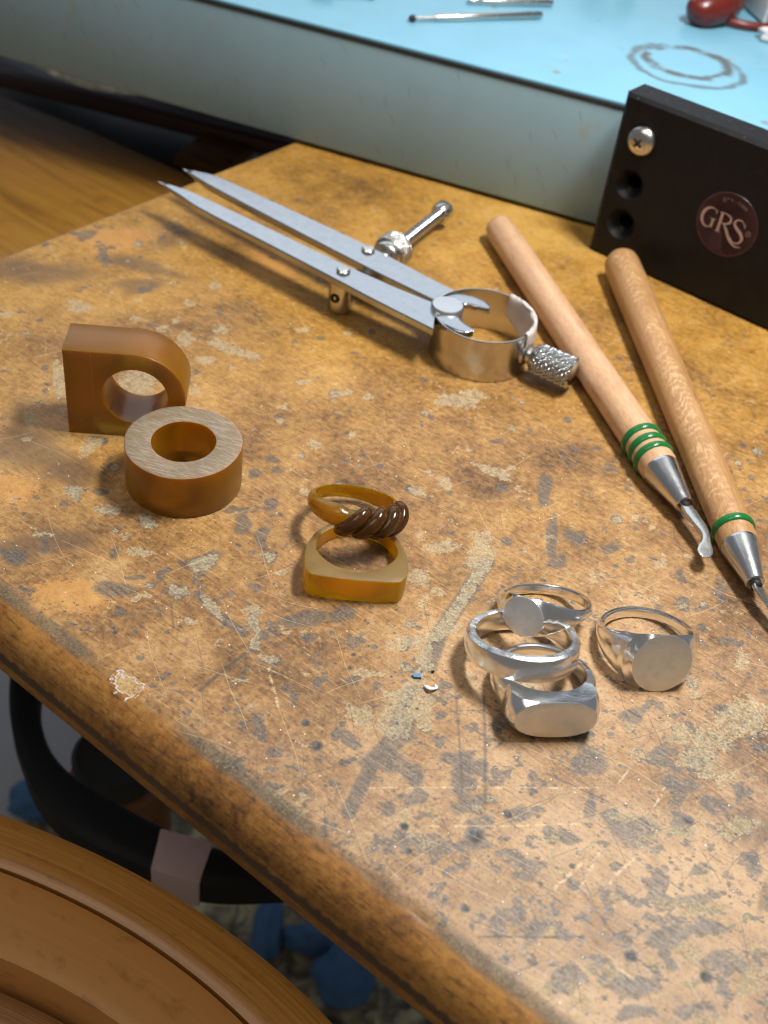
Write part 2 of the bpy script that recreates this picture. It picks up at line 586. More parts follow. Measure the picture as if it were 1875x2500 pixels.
M_BENCH = wood_bench()
M_BOARD = wood_plain('honey_wood', (.2, .09, .014), (.33, .155, .024), (.4, .195, .034), (.06, 1, 1), .25, .42, R(33))
M_CHAIR = wood_plain('chair_wood', (.36, .14, .025), (.55, .24, .045), (.66, .32, .075), (.02, 1, 1), .7, .34, use_uv=True)
M_CHAIR2 = wood_plain('chair_wood_panel', (.58, .25, .06), (.64, .285, .075), (.68, .31, .085), (.02, 1, 1), .3, .36, use_uv=True)
M_WAX = wax('brown_wax', (.52, .235, .0005), (.35, .24, .12), .28, radius=(6, 2.8, .3), frost=.06, spec=.6, trans=.68)
M_WAX_SAWN = wax('sawn_brown_wax', (.15, .08, .02), (.37, .32, .25), .4, frost=.85, lines=R(8), sss=.6)
M_WAX_MATTE_SHADED = wax('matte_shaded_brown_wax', (.36, .165, .002), (.34, .2, .07), .42, radius=(6, 2.8, .3), frost=.45, dust=1.0, trans=.7)  # matte front face, with its shade darkened into the colour
M_WAX_THIN = wax('honey_wax', (.85, .47, .0002), (.6, .42, .1), .34, radius=(9, 5, .2), frost=.04, dust=.5, trans=.82)
M_WAX_SHADED_TOP = wax('frosted_shaded_honey_wax', (.6, .4, .09), (.42, .32, .2), .42, radius=(6, 3, .3), frost=.35, dust=.6, trans=.72)  # frosted top face, its duller light put into a greyer colour
M_WAX_DARK = wax('dark_brown_wax', (.17, .08, .012), (.2, .12, .07), .15, radius=(2.6, 1.0, .2), frost=.05, dust=.25, trans=.65)
M_WAX_RING = wax('amber_wax', (.6, .33, .001), (.4, .26, .12), .24, radius=(7, 4, .2), frost=.06, dust=.25, trans=.8)
M_SILVER = metal('silver', (.93, .94, .95), .17, rvar=.1, bstr=.2, scr=.6, tarn=.12)
M_SILVER_MATTE = metal('brushed_silver', (.78, .80, .82), .46, brush=(.05, 1, 1), rvar=.2, bstr=.55, scr=.1, tarn=.12)
M_SILVER_RIM = metal('filed_silver', (.92, .92, .92), .28, rvar=.16, bstr=.6, scr=.8)
M_STEEL = metal('steel', (.48, .5, .53), .2, rvar=.08, bstr=.04, dust=.7, tarn=.1)
M_STEEL_CLEAN = metal('clean_steel', (.62, .61, .58), .25, rvar=.08, bstr=.1, tarn=.12)
M_FERRULE = metal('turned_steel', (.64, .63, .61), .24, brush=(1, 1, 14), rvar=.08, bstr=.1, dust=.06)
M_GREEN = simple('green_rubber', (.008, .135, .03), .22, .15, .6, .05)
M_RED = simple('red_plastic', (.13, .014, .008), .28, .25, .15, .08)
M_PALE = simple('pale_plastic', (.72, .69, .68), .4, .06, .2, .1)
M_PAPER = simple('grey_paper', (.36, .36, .38), .7, .06, .2, .1)
M_DARK = simple('dark_rubber', (.015, .015, .016), .5, .4, .2, .15)
M_HOOP = simple('black_plastic', (.007, .007, .008), .6, .3, .12, .1, spec=.25)
M_PINK = simple('pink_tag', (.55, .4, .37), .6, .08, .2, .05)
M_BLACKHOLE = simple('bore_black', (.01, .01, .01), .6, .1, .3, 0)
M_BROWN_JAR = simple('brown_glass', (.16, .05, .008), .3, .2, .1, .05)
M_BLUE_RAG = simple('blue_cloth', (.05, .13, .26), .8, .3, .2, .3)
M_LEATHER = simple('dark_leather', (.035, .024, .022), .6, .5, .08, .3)
M_MAUVE = simple('mauve_rail', (.17, .1, .085), .5, .3, .05, .1)
M_TAPE = simple('plaster_tape', (.66, .56, .53), .45, .08, .3, .1, sss=.3)
M_BLUECHIP = simple('blue_paint_flake', (.09, .2, .33), .5, .2, .6, .2)
M_WHITEFLAKE = simple('white_shaving', (.7, .69, .72), .5, .1, .6, .2)

def handle_wood(name, c0, c1, c2, lace):
    n = NT(name)
    p = n.P()
    x, y, z = n.xyz(p)
    fl = n.noise(n.vm('MULTIPLY', p, (1, 1, .16)), 2.6, 5, .62)
    gr = n.noise(n.vm('MULTIPLY', p, (1, 1, .03)), .7, 4, .6)
    v = n.ma('ADD', n.ma('MULTIPLY', fl, .55), n.ma('MULTIPLY', gr, .45))
    col = n.ramp(v, [(.33, c0), (.5, c1), (.66, c2)])
    if lace:
        # cathedral figure: nested arches along the top of the handle
        w = n.noise(n.vm('MULTIPLY', p, (1, 1, .5)), .3, 4, .65)
        t = n.ma('ADD', n.ma('SUBTRACT', y, 1.2), n.ma('MULTIPLY', n.ma('SUBTRACT', n.noise(n.vm('MULTIPLY', p, (0, 0, 1)), .06, 2), .5), 6))
        arch = n.ma('ADD', z, n.ma('MULTIPLY', n.ma('MULTIPLY', t, t), -.34))
        ph = n.ma('ADD', n.ma('MULTIPLY', arch, .33), n.ma('MULTIPLY', w, 4.2))
        s_ = n.ma('SINE', n.ma('MULTIPLY', ph, 6.283))
        near = n.st(n.ma('ABSOLUTE', t), 4.2, 1.2)
        m = n.ma('MULTIPLY', n.st(s_, -.1, .75), near)
        m = n.ma('MULTIPLY', m, n.ma('MULTIPLY', n.st(fl, .38, .55, .3, 1), n.st(n.noise(p, .12, 3), .36, .55, .25, 1)))
        col = n.mix(n.ma('MULTIPLY', m, .7), col, (.63, .42, .22))
    gz = n.noise(n.vm('MULTIPLY', p, (1, 1, .4)), .09, 5, .65)
    col = n.mix(n.st(gz, .48, .7, 0, .5), col, n.mix(1, col, (.55, .45, .38), 'MULTIPLY'))
    col = n.mix(n.st(n.noise(p, .8, 4, .7), .62, .72, 0, .5), col, n.mix(1, col, (.5, .42, .36), 'MULTIPLY'))
    return n.out(Base_Color=col, Roughness=n.ma('ADD', .38, n.ma('MULTIPLY', n.ma('SUBTRACT', fl, .5), .3)), Normal=n.bump(fl, .25, .08),
                 Subsurface_Weight=.08, Subsurface_Radius=(1, .5, .3), Subsurface_Scale=MM)

M_HANDLE = handle_wood('pale_beech', (.42, .225, .115), (.55, .325, .18), (.63, .40, .235), False)
M_HANDLE_LACE = handle_wood('figured_beech', (.29, .145, .05), (.39, .21, .085), (.46, .26, .115), True)

# wear of the bench top, in millimetres: (kind, centre, two half-axes), (kind, from, to, width), (x, y, radius)
MARKS = [('c',-93.2,69.0,3.7,1.0,0.9,-2.9),('c',-76.6,67.2,1.2,0.4,0.4,-1.5),('c',-89.7,16.4,1.9,0.4,1.0,-3.2),('c',-83.3,21.9,1.1,0.2,0.3,-1.2),('c',-110.5,59.9,1.8,0.5,0.5,-1.4),('c',-52.7,67.5,1.8,0.5,0.4,-2.4),
('c',-61.0,60.4,2.5,0.7,0.8,-3.3),('c',-48.4,59.0,6.4,-1.4,0.1,-2.8),('c',-53.4,51.9,2.4,0.6,0.5,-2.2),('c',-41.0,56.8,1.6,0.4,0.4,-1.8),('c',-30.0,73.6,1.9,0.5,0.2,-1.5),('c',-53.4,37.5,1.5,0.4,0.4,-1.6),
('c',-68.2,38.1,5.2,1.3,1.6,-6.0),('c',-87.4,33.2,1.7,0.5,2.7,-8.7),('c',-26.3,48.1,1.9,0.4,0.2,-1.3),('c',-29.9,35.4,1.3,0.3,0.2,-1.0),('c',-14.7,46.0,1.8,0.5,0.1,-1.2),('c',-29.6,29.8,1.1,0.3,0.2,-1.1),
('c',-19.5,21.9,1.7,0.4,0.3,-1.9),('c',-72.6,9.0,2.0,3.3,1.5,-2.1),('c',-71.3,-8.4,2.2,0.5,0.6,-2.0),('c',-62.0,-13.0,2.3,0.5,0.4,-1.5),('c',-18.6,3.3,1.9,0.4,0.2,-1.2),('c',-56.0,-20.5,1.2,0.3,0.3,-1.1),
('c',-52.7,-15.0,2.0,0.4,0.6,-2.3),('c',-52.0,-25.0,2.9,0.6,0.4,-1.4),('c',-37.5,-25.3,2.4,3.1,1.1,-1.7),('c',-40.9,-35.1,2.0,0.4,0.4,-2.1),('c',-23.7,-20.6,1.0,0.2,0.3,-2.0),('c',-20.4,-25.1,1.5,0.3,0.1,-0.9),
('c',-33.6,-37.1,2.2,-2.0,-0.3,-0.9),('c',-24.6,-37.4,1.9,0.4,0.2,-1.3),('c',-68.3,63.9,1.6,0.4,0.5,-1.8),('c',-86.6,78.6,0.9,0.3,0.3,-1.1),('c',-78.1,77.1,0.8,0.2,0.2,-1.1),('c',-58.8,90.6,1.7,0.4,0.5,-2.2),
('c',-63.8,79.1,1.4,0.4,0.4,-1.8),('c',-46.1,50.3,0.7,0.2,0.2,-0.8),('c',-65.5,69.0,1.2,0.3,0.3,-1.5),('c',-88.1,8.1,1.0,0.3,0.3,-1.1),('c',-87.1,8.4,0.7,0.2,0.3,-0.8),('g',-28.9,13.5,1.8,0.5,0.3,-1.7),
('g',-32.1,7.4,2.0,0.4,0.3,-1.8),('g',-27.2,9.8,1.4,0.3,0.3,-1.4),('g',-26.4,-3.1,2.3,0.5,0.4,-2.3),('g',-57.2,-26.4,1.4,0.3,0.4,-1.8),('g',-37.4,-24.9,3.4,4.3,1.7,-2.5),('g',-45.9,-31.1,1.0,0.2,0.4,-1.8),
('g',-40.9,-35.1,2.5,0.5,0.6,-2.9),('g',-26.7,-14.2,1.7,0.3,0.7,-3.9),('g',-23.7,-20.6,1.5,0.3,0.5,-2.9),('g',-31.5,-11.2,2.6,0.5,0.7,-3.5),('g',-29.8,-33.6,1.0,0.2,0.2,-0.8),('g',-103.1,109.6,3.0,0.9,1.3,-4.2),
('g',-94.8,99.3,1.7,0.5,1.5,-5.3),('g',-65.5,-7.1,1.9,0.4,0.5,-1.8),('g',-71.3,-8.4,2.6,0.6,0.7,-2.4),('g',-62.0,-13.0,2.8,0.6,0.6,-2.1),('g',-52.7,-15.0,2.3,0.5,0.7,-2.9),('g',-80.5,114.8,1.3,0.5,0.3,-1.4),
('g',-112.5,100.7,1.4,0.4,0.5,-1.7),('g',-77.4,-31.8,3.3,0.7,0.9,-2.7),('g',-50.5,-32.8,2.4,0.5,0.2,-0.9),('g',-28.0,-19.9,0.9,0.1,0.1,-0.8),('g',-31.2,-18.3,0.8,0.2,0.2,-0.8),('g',-75.7,119.4,2.0,0.7,0.2,-1.2),
('b',-86.2,4.0,8.3,1.9,2.5,-7.5),('b',-110.0,84.2,12.6,3.6,2.2,-6.8),('b',-74.5,-1.4,6.7,1.5,1.4,-4.9),('b',-80.1,84.5,5.8,1.7,1.3,-5.0),('b',-80.9,116.3,7.6,2.3,1.4,-5.8),('b',-70.0,-25.0,5.8,1.3,1.3,-4.2),
('b',-76.5,-28.6,5.3,1.1,1.4,-4.1),('b',-83.0,96.2,11.2,-0.7,0.6,-4.0),('o',-84.6,-10.5,5.0,1.1,1.5,-4.6),('o',-62.8,-40.2,7.0,1.4,1.4,-4.5),('o',-68.9,-46.8,4.0,0.8,0.8,-2.5),('o',-43.2,109.3,10.4,3.0,1.4,-8.3),
('o',-93.6,109.4,10.7,3.2,2.2,-8.4),('g',38.4,17.5,2.0,0.5,-0.1,-7.7),('g',40.0,-0.9,1.9,0.4,-0.2,-8.8),('g',40.8,-9.5,2.8,0.6,-0.1,-1.8),('g',45.7,0.8,3.2,0.6,-0.1,-3.3),('g',53.8,-1.7,2.6,0.5,-0.1,-2.1),
('g',28.1,15.2,2.3,0.5,0.0,-1.4),('g',23.6,12.7,0.9,0.2,-0.0,-0.8),('g',15.2,10.5,0.9,0.2,0.0,-1.0),('g',55.3,28.8,2.4,0.5,-0.1,-1.0),('g',26.1,33.8,2.8,0.6,0.0,-1.0),('g',-12.8,37.9,0.8,0.2,0.1,-0.9),
('g',5.4,9.7,1.5,0.3,0.2,-1.5),('g',42.0,-7.9,1.3,0.3,-0.0,-2.7),('g',54.7,-7.5,0.9,0.2,-0.0,-0.8),('g',38.6,12.4,2.3,0.5,-0.0,-2.0),('g',52.2,37.0,1.9,0.5,-0.0,-0.9),('g',9.4,-63.3,3.1,0.6,0.4,-4.4),
('g',7.0,-71.3,5.5,0.9,0.3,-3.0),('g',21.1,-68.2,3.0,0.5,0.1,-2.5),('g',24.2,-69.6,3.5,0.6,0.0,-1.8),('c',13.7,14.1,1.9,0.4,0.1,-2.3),('c',7.1,9.5,1.9,0.4,0.1,-2.0),('c',26.0,21.1,3.8,-1.4,-0.4,-2.3),
('c',11.8,48.8,2.2,0.5,0.2,-3.0),('c',16.8,50.6,6.4,1.6,0.1,-3.6),('c',15.5,-8.9,2.4,0.5,0.1,-2.0),('c',23.7,-5.3,2.8,0.6,0.1,-3.6),('c',23.0,-11.8,3.0,0.6,0.1,-4.4),('c',9.8,-40.0,3.3,0.7,0.1,-1.8),
('c',12.8,-43.9,1.4,0.3,0.3,-3.6),('c',7.8,-56.9,3.2,0.6,0.3,-3.3),('c',65.6,-4.3,1.7,0.3,-0.2,-1.5),('c',62.6,-16.8,1.7,0.4,-0.1,-0.8),('c',80.6,-31.8,1.8,0.3,-0.3,-2.4),('c',77.7,-48.4,4.2,0.8,-0.7,-4.9),
('c',71.9,-54.8,3.0,0.5,-0.4,-3.4),('c',68.0,-60.7,4.9,0.8,-0.2,-2.0),('c',9.5,-19.9,2.3,0.5,0.2,-2.5),('c',-15.1,45.3,2.1,0.5,0.2,-1.2),('c',-8.6,45.0,1.7,0.4,0.1,-1.0),('c',-10.9,27.9,0.8,0.2,0.2,-1.8),
('c',30.0,23.6,1.1,0.2,0.0,-1.1),('c',7.2,-62.4,2.6,0.5,0.4,-3.8),('c',11.9,-50.6,1.6,0.3,0.1,-1.0),('c',9.7,-59.9,2.0,0.3,0.2,-2.6),('c',18.5,-34.4,1.3,0.2,0.1,-1.1),('c',33.4,-6.0,0.8,0.1,-0.0,-0.9),
('c',13.1,-57.8,2.9,0.6,0.2,-3.6),('c',1.1,-61.2,2.9,0.5,0.3,-2.4),('c',6.8,-41.0,2.0,0.4,0.1,-2.1),('c',1.0,-50.3,2.9,0.5,0.1,-1.1),('c',-23.6,-40.5,0.9,0.2,0.8,-4.1),('c',-22.5,-46.6,1.2,0.2,0.4,-1.7),
('c',-37.0,-43.1,1.9,0.3,0.2,-1.1),('c',-20.1,-62.5,1.0,0.1,0.1,-0.8),('c',10.9,-54.4,2.9,0.6,0.2,-2.5),('c',-18.8,-50.0,2.0,0.4,0.2,-1.1),('c',13.9,-9.5,3.4,0.7,0.0,-1.7),('c',-23.6,-56.9,1.4,0.3,0.1,-0.6),
('g',-13.5,-37.8,4.9,1.0,0.4,-2.8),('g',-5.5,-34.8,3.2,0.7,0.4,-2.8),('g',-23.6,-40.5,1.3,0.2,1.0,-5.1),('g',-22.4,-47.0,1.6,0.3,0.5,-2.6),('g',-11.7,-42.8,1.6,0.3,0.2,-1.8),('g',-30.1,-33.7,0.9,0.2,0.2,-1.2),
('g',-27.8,-20.1,1.0,0.2,0.2,-0.9),('g',-51.3,-43.1,1.4,0.3,0.5,-1.7),('g',-54.2,-37.1,4.5,0.9,0.7,-2.8),('g',-45.5,-31.5,1.0,0.2,0.4,-2.1),('g',-1.3,-52.7,1.5,0.3,0.2,-1.7),('g',-14.2,-57.0,1.1,0.2,0.2,-1.2),
('g',-23.2,-56.1,0.9,0.1,0.2,-1.0),('g',-13.8,-76.8,1.3,0.3,0.1,-0.8),('g',8.4,-81.8,0.9,0.2,0.0,-0.9),('g',21.6,-73.5,2.8,0.5,0.2,-4.9),('g',22.7,-78.3,2.8,0.5,0.1,-2.6),('g',12.3,-73.4,2.7,0.5,0.2,-2.8),
('g',0.5,-68.5,1.9,0.3,0.1,-1.2),('g',-35.3,-71.9,4.1,0.7,0.8,-3.4),('g',24.8,-86.3,2.7,0.4,0.1,-1.6),('g',8.4,-61.1,2.0,0.3,0.2,-1.8),('g',16.8,-58.3,1.3,0.2,0.1,-1.4),('g',-18.2,-50.6,2.4,0.5,0.2,-1.4),
('g',7.2,-68.5,2.8,0.5,0.2,-2.3),('g',63.4,-67.2,3.8,0.7,-0.3,-2.8),('g',69.5,-70.6,3.3,0.6,-0.3,-2.2),('g',35.2,-101.5,2.2,0.3,-0.0,-2.0),('g',22.4,-79.0,2.2,0.4,0.0,-1.8),('g',32.7,-78.8,3.1,0.5,-0.0,-2.1),
('g',53.7,-78.5,6.4,1.1,-0.3,-3.6),('g',46.7,-64.4,3.8,0.7,-0.1,-3.1),('g',19.6,-68.5,3.3,0.5,0.1,-1.6),('g',41.5,-82.5,2.7,0.4,-0.1,-1.6),('g',30.9,-87.3,2.0,0.4,0.1,-1.2),('g',34.0,-91.6,1.2,0.2,-0.0,-1.4),
('g',45.8,-75.1,1.4,0.3,-0.1,-3.2),('g',63.4,-91.7,3.9,0.6,-0.2,-1.9),('g',65.5,-85.2,2.6,0.5,-0.2,-1.4),('g',58.4,-99.3,4.6,0.7,-0.3,-2.7),('g',65.0,-96.5,3.4,0.5,-0.3,-2.3),('g',67.5,-102.3,4.6,0.7,-0.3,-2.6),
('g',51.2,-113.4,3.5,0.5,-0.2,-1.6),('g',75.5,-82.6,1.8,0.3,-0.5,-3.0),('g',75.1,-66.9,1.1,0.2,-0.4,-2.8),('g',43.9,-66.0,1.8,0.3,-0.1,-2.9),('g',26.0,-81.5,2.7,0.4,0.1,-1.3),('g',17.4,-86.5,1.1,0.2,0.1,-0.8),
('g',8.3,-81.4,0.8,0.2,0.1,-0.9),('g',8.5,-88.4,0.7,0.1,0.1,-0.7),('g',11.5,-87.9,0.7,0.1,0.2,-2.5),('g',42.1,-91.8,1.7,0.3,-0.1,-1.4),('g',55.7,-51.5,2.5,0.5,-0.2,-3.1),('g',64.2,-49.9,1.2,0.2,-0.1,-0.9),
('g',13.4,-78.4,2.7,0.5,0.1,-2.1),('g',26.3,-76.7,2.7,0.4,0.1,-1.6),('g',35.8,-77.3,1.8,0.3,-0.0,-1.0),('g',59.6,-62.2,2.5,0.5,-0.1,-1.4),('g',40.3,-109.7,3.6,0.5,-0.1,-2.5),('g',60.3,-112.0,2.8,0.4,-0.2,-1.7),
('g',38.3,-107.1,1.1,0.2,0.0,-0.6),('g',51.5,-108.9,4.8,0.7,-0.2,-2.4),('c',78.3,-48.0,4.1,0.7,-0.8,-5.4),('c',68.8,-57.0,2.9,0.5,-0.4,-3.6),('c',71.3,-63.6,3.4,0.6,-0.2,-1.7),('c',65.2,-54.7,2.9,0.6,-0.3,-2.4),
('c',65.4,-92.8,5.2,0.8,-0.2,-1.4),('c',74.0,-74.6,3.7,0.6,-0.3,-2.2),('c',62.8,-77.5,3.6,0.6,-0.1,-1.1),('c',52.1,-76.1,3.6,0.6,-0.1,-0.9),('c',61.5,-101.5,2.9,0.5,-0.2,-1.7),('c',71.6,-105.1,2.5,0.4,-0.4,-2.5),
('c',54.5,-54.8,1.4,0.3,-0.1,-1.2),('c',59.0,-92.8,2.2,0.3,-0.1,-1.0),('c',44.5,-84.6,2.0,2.5,0.4,-0.4),('v',22.8,-90.0,0.9,0.1,0.1,-2.9),('v',74.9,-74.5,2.3,0.4,-0.5,-3.2),('v',78.5,-74.9,1.8,0.3,-0.6,-3.2),
('v',76.7,-88.7,1.3,0.2,-0.5,-2.9),('v',75.8,-80.5,0.9,0.1,-0.4,-2.6)]
LINES = [('c',26.0,-8.5,20.4,-23.6,1.7),('c',20.4,-23.6,15.2,-36.6,1.7),('c',15.2,-36.6,10.3,-39.9,1.7),('g',24.8,-12.3,19.3,-26.3,2.4),('g',19.3,-26.3,15.2,-36.6,2.4),('g',15.2,-36.6,13.5,-46.0,2.4),
('c',12.9,-39.8,13.3,-46.0,1.3),('c',13.3,-46.0,9.3,-53.4,1.3),('c',9.3,-53.4,7.7,-63.7,1.3),('g',10.3,-53.2,7.4,-65.5,1.8),('g',7.4,-65.5,4.6,-71.9,1.8),('g',4.6,-71.9,1.3,-83.5,1.8),
('g',-36.7,-35.0,-30.9,-40.5,1.4),('g',-30.9,-40.5,-24.9,-44.3,1.4),('c',-34.6,-37.6,-30.2,-41.1,0.8),('s',37.8,-94.1,41.3,-90.2,0.55),('s',41.3,-90.2,44.6,-86.3,0.55),('s',43.3,-92.0,47.6,-83.6,0.35),
('s',47.6,-91.8,50.4,-88.0,0.5),('s',50.4,-88.0,53.2,-85.1,0.5),('s',4.4,-77.8,26.7,-73.9,0.22),('s',26.7,-73.9,49.7,-70.1,0.22),('s',13.8,-84.5,29.1,-82.0,0.25),('s',29.1,-82.0,44.7,-78.9,0.25),
('s',51.6,-68.6,53.7,-65.5,0.35),('s',57.2,-74.8,60.5,-68.2,0.35),('s',-18.6,-52.7,-16.5,-58.1,0.4),('s',-16.5,-58.1,-14.7,-63.1,0.4),('s',-12.4,-45.4,-11.0,-47.9,0.25),('s',-9.5,-42.0,-8.8,-46.1,0.22),
('s',30.3,-105.3,31.9,-108.9,0.3),('s',49.3,-106.3,52.7,-108.7,0.4),('d',19.6,-53.0,20.5,-62.0,0.45),('d',20.5,-62.0,21.8,-74.8,0.45),('d',25.2,-52.0,25.8,-65.2,0.6),('d',25.8,-65.2,26.1,-77.8,0.6),
('d',37.7,-68.8,43.7,-71.1,0.4),('d',43.7,-71.1,49.5,-73.4,0.4),('d',43.3,-92.5,46.5,-97.1,0.35),('d',46.5,-97.1,49.6,-101.5,0.35),('d',25.8,-104.2,35.6,-102.8,0.4),('d',35.6,-102.8,43.8,-101.5,0.4),
('d',35.2,-91.9,40.7,-96.6,0.35),('d',68.1,-70.2,73.0,-77.9,0.35),('d',28.2,-100.8,29.1,-105.1,0.3),('d',49.6,-101.5,53.0,-114.7,0.3),('d',55.8,-85.7,61.9,-90.1,0.4),('d',61.9,-81.8,61.9,-89.6,0.3),
('d',34.9,-69.8,34.9,-74.2,0.35),('d',24.2,-92.2,24.8,-97.7,0.3),('d',-30.7,-60.7,-27.4,-55.0,0.7),('d',-27.4,-55.0,-23.9,-49.6,0.7),('d',-34.3,-63.9,-32.9,-69.1,0.35),('d',-21.1,-73.5,-20.6,-76.3,0.35),
('d',-19.4,-74.3,-19.0,-76.0,0.3),('d',-41.8,-65.9,-39.3,-75.5,0.35),('d',-41.6,-39.0,-39.5,-45.7,0.5),('d',-21.7,-45.1,-7.7,-49.9,0.2)]
HOLES = [(-9.3,-65.0,0.75),(-6.4,-70.0,1.0),(11.6,-84.9,0.8),(-2.1,-45.8,0.45),(-2.4,-49.5,0.45),(-50.8,-49.0,0.5),
(12.7,-89.7,0.6),(30.4,-79.2,0.9),(23.2,-99.4,0.7),(51.5,-103.7,1.0),(63.9,-105.6,1.0),(64.4,-74.9,0.9),
(24.4,-84.8,1.6),(42.1,-88.2,0.5),(12.8,-89.8,0.6),(46.5,-111.8,0.4)]

# ------------------------------------------------------------------ the bench
E1 = np.array([math.cos(R(-33)), math.sin(R(-33))])
EN = np.array([-E1[1], E1[0]])
EO = np.array([-170.0, 10.0])

def build_bench():
    s_top = np.arange(-2.2, 300, .45)
    s_all = np.concatenate([[-3.5, -3.5, -3.25, -2.8], s_top])
    drop = np.concatenate([[16., .9, .3, .08], np.zeros(len(s_top))])
    prof = [(330, -16), (3.0, -16), (1.6, -15.6), (.7, -14.8), (.2, -13.6), (0, -12.2), (0, -10.6)]
    for t in np.linspace(0, 1, 30)[1:]:
        a = t * math.pi / 2
        prof.append((10.4 * (1 - math.cos(a)), -10.6 + 10.6 * math.sin(a)))
    d_top = np.concatenate([np.arange(10.8, 150, .45), np.arange(150, 331, .9)])
    pd = np.array([q[0] for q in prof] + list(d_top))
    pz = np.array([q[1] for q in prof] + [0] * len(d_top))
    S, D = np.meshgrid(s_all, pd, indexing='ij')
    Z = np.broadcast_to(pz, S.shape) - drop[:, None] * (pz > -1)[None, :]
    Z = np.maximum(Z, -16) * 1.0
    X = EO[0] + S * E1[0] + D * EN[0]
    Y = EO[1] + S * E1[1] + D * EN[1]
    rng = np.random.RandomState(4)
    # uneven arris: the edge is worn by tools
    wob = np.zeros(len(s_all))
    for k in range(26):
        f = rng.uniform(.02, .5)
        wob += rng.uniform(-1, 1) * np.sin(s_all * f * 2 + rng.uniform(0, 6)) * .035 / (f + .12)
    arr = np.exp(-((D - 7.6) / .8) ** 2) * (Z > -1.5)
    Z = Z - np.clip(wob, 0, 1)[:, None] * arr * .5
    Z += (Z > -.3) * .06 * (np.sin(X * .05 + 1) * np.sin(Y * .043) + .4 * np.sin(X * .17 + Y * .11))
    shape = S.shape
    fa = np.zeros(shape + (4,), np.float32)
    fb = np.zeros(shape + (4,), np.float32)
    chan = {'c': (fa, 0), 'g': (fa, 1), 'b': (fa, 2), 'o': (fa, 3), 's': (fb, 0), 'd': (fb, 1), 'w': (fb, 2), 'v': (fa, 2)}
    def window(x0, x1, y0, y1):
        cs = np.array([(x0, y0), (x0, y1), (x1, y0), (x1, y1)]) - EO
        a, b = cs @ E1, cs @ EN
        i0, i1 = np.searchsorted(s_all, [a.min(), a.max()])
        j0 = 0 if b.min() < 11 else len(prof) + np.searchsorted(d_top, b.min())
        j1 = len(prof) + np.searchsorted(d_top, b.max())
        return slice(max(i0 - 1, 0), i1 + 1), slice(max(j0 - 1, 0), j1 + 1)
    for k, cx, cy, ax, ay, bx, by in MARKS:
        e = 1.6 * (abs(np.array([ax, ay])) + abs(np.array([bx, by])))
        w = window(cx - e[0], cx + e[0], cy - e[1], cy + e[1])
        inv = np.linalg.inv(np.array([[ax, bx], [ay, by]]))
        dx, dy = X[w] - cx, Y[w] - cy
        u, v = inv[0, 0] * dx + inv[0, 1] * dy, inv[1, 0] * dx + inv[1, 1] * dy
        ang = np.arctan2(v, u)
        ph = cx * 1.3 + cy * .7
        r = np.hypot(u, v) * (1 + .16 * np.sin(2 * ang + ph) + .12 * np.sin(3 * ang + ph * 2.1) + .08 * np.sin(5 * ang - ph))
        F, c = chan[k]
        F[w + (c,)] = np.maximum(F[w + (c,)], np.clip(1.5 - r * (1.15 if k == 'g' else 1), 0, 1.1))
    for k, x0, y0, x1, y1, wd in LINES:
        w_ = max(wd, .42) * 1.6
        w = window(min(x0, x1) - w_ * 2, max(x0, x1) + w_ * 2, min(y0, y1) - w_ * 2, max(y0, y1) + w_ * 2)
        vx, vy = x1 - x0, y1 - y0
        t = np.clip(((X[w] - x0) * vx + (Y[w] - y0) * vy) / (vx * vx + vy * vy + 1e-9), 0, 1)
        r = np.hypot(X[w] - x0 - t * vx, Y[w] - y0 - t * vy) / (max(wd, .35) * .8)
        F, c = chan[k]
        F[w + (c,)] = np.maximum(F[w + (c,)], np.clip(1.5 - r, 0, 1.1) * (1 if wd > .3 else .8))
    for hx, hy, hr in HOLES:
        w = window(hx - 3, hx + 3, hy - 3, hy + 3)
        r = np.hypot(X[w] - hx, Y[w] - hy) / (hr * .62)
        Z[w] -= np.clip(1.2 - r, 0, 1) ** .6 * .2
        fb[w + (1,)] = np.maximum(fb[w + (1,)], np.clip(2.4 - r, 0, 1.6))
        fa[w + (1,)] = np.maximum(fa[w + (1,)], np.clip(2.2 - r * .8, 0, .9))
    # a chip knocked out of the edge
    cx, cy = -44.9, -61.6
    q = np.array([[cx, cy]])
    w = window(cx - 9, cx + 9, cy - 9, cy + 9)
    ds = (X[w] - cx) * E1[0] + (Y[w] - cy) * E1[1]
    dn = (X[w] - cx) * EN[0] + (Y[w] - cy) * EN[1]
    r = np.hypot(ds / 3.6, dn / 2.2) * (1 + .15 * np.sin(ds * 2.3) + .1 * np.sin(dn * 3 + 1))
    rough = .25 * np.sin(ds * 4.1 + 1) * np.sin(dn * 5.3) + .15 * np.sin(ds * 9 + dn * 7)
    Z[w] += np.where((r < 1) & (Z[w] > -5), -np.minimum((1 - r) * .6, .2) + rough * (1 - r) * .35, 0)
    Z[w] += np.where((r >= .85) & (r < 1.35) & (Z[w] > -2), .22 * (1 - abs(r - 1.1) / .25).clip(0) * (.6 + .4 * np.sin(ds * 3)), 0)
    fa[w + (0,)] = np.maximum(fa[w + (0,)], np.clip(1.6 - r * 1.25, 0, 1.2))
    fa[w + (3,)] = np.maximum(fa[w + (3,)], np.clip(1.5 - r * .9, 0, 1.0))
    ring = np.clip(.62 - abs(r - 1.02) * 3.4, 0, 1) * (np.abs(ds) > 1.5) * (.75 + .5 * np.sin(ds * 2.9 + dn * 2.0))
    fb[w + (2,)] = np.maximum(fb[w + (2,)], ring)
    fb[w + (2,)] = np.maximum(fb[w + (2,)], np.where(r * (1 + .2 * np.sin(ds * 3.1 + dn * 2.2)) < .8, 1.7, 0) * (Z[w] > -4))
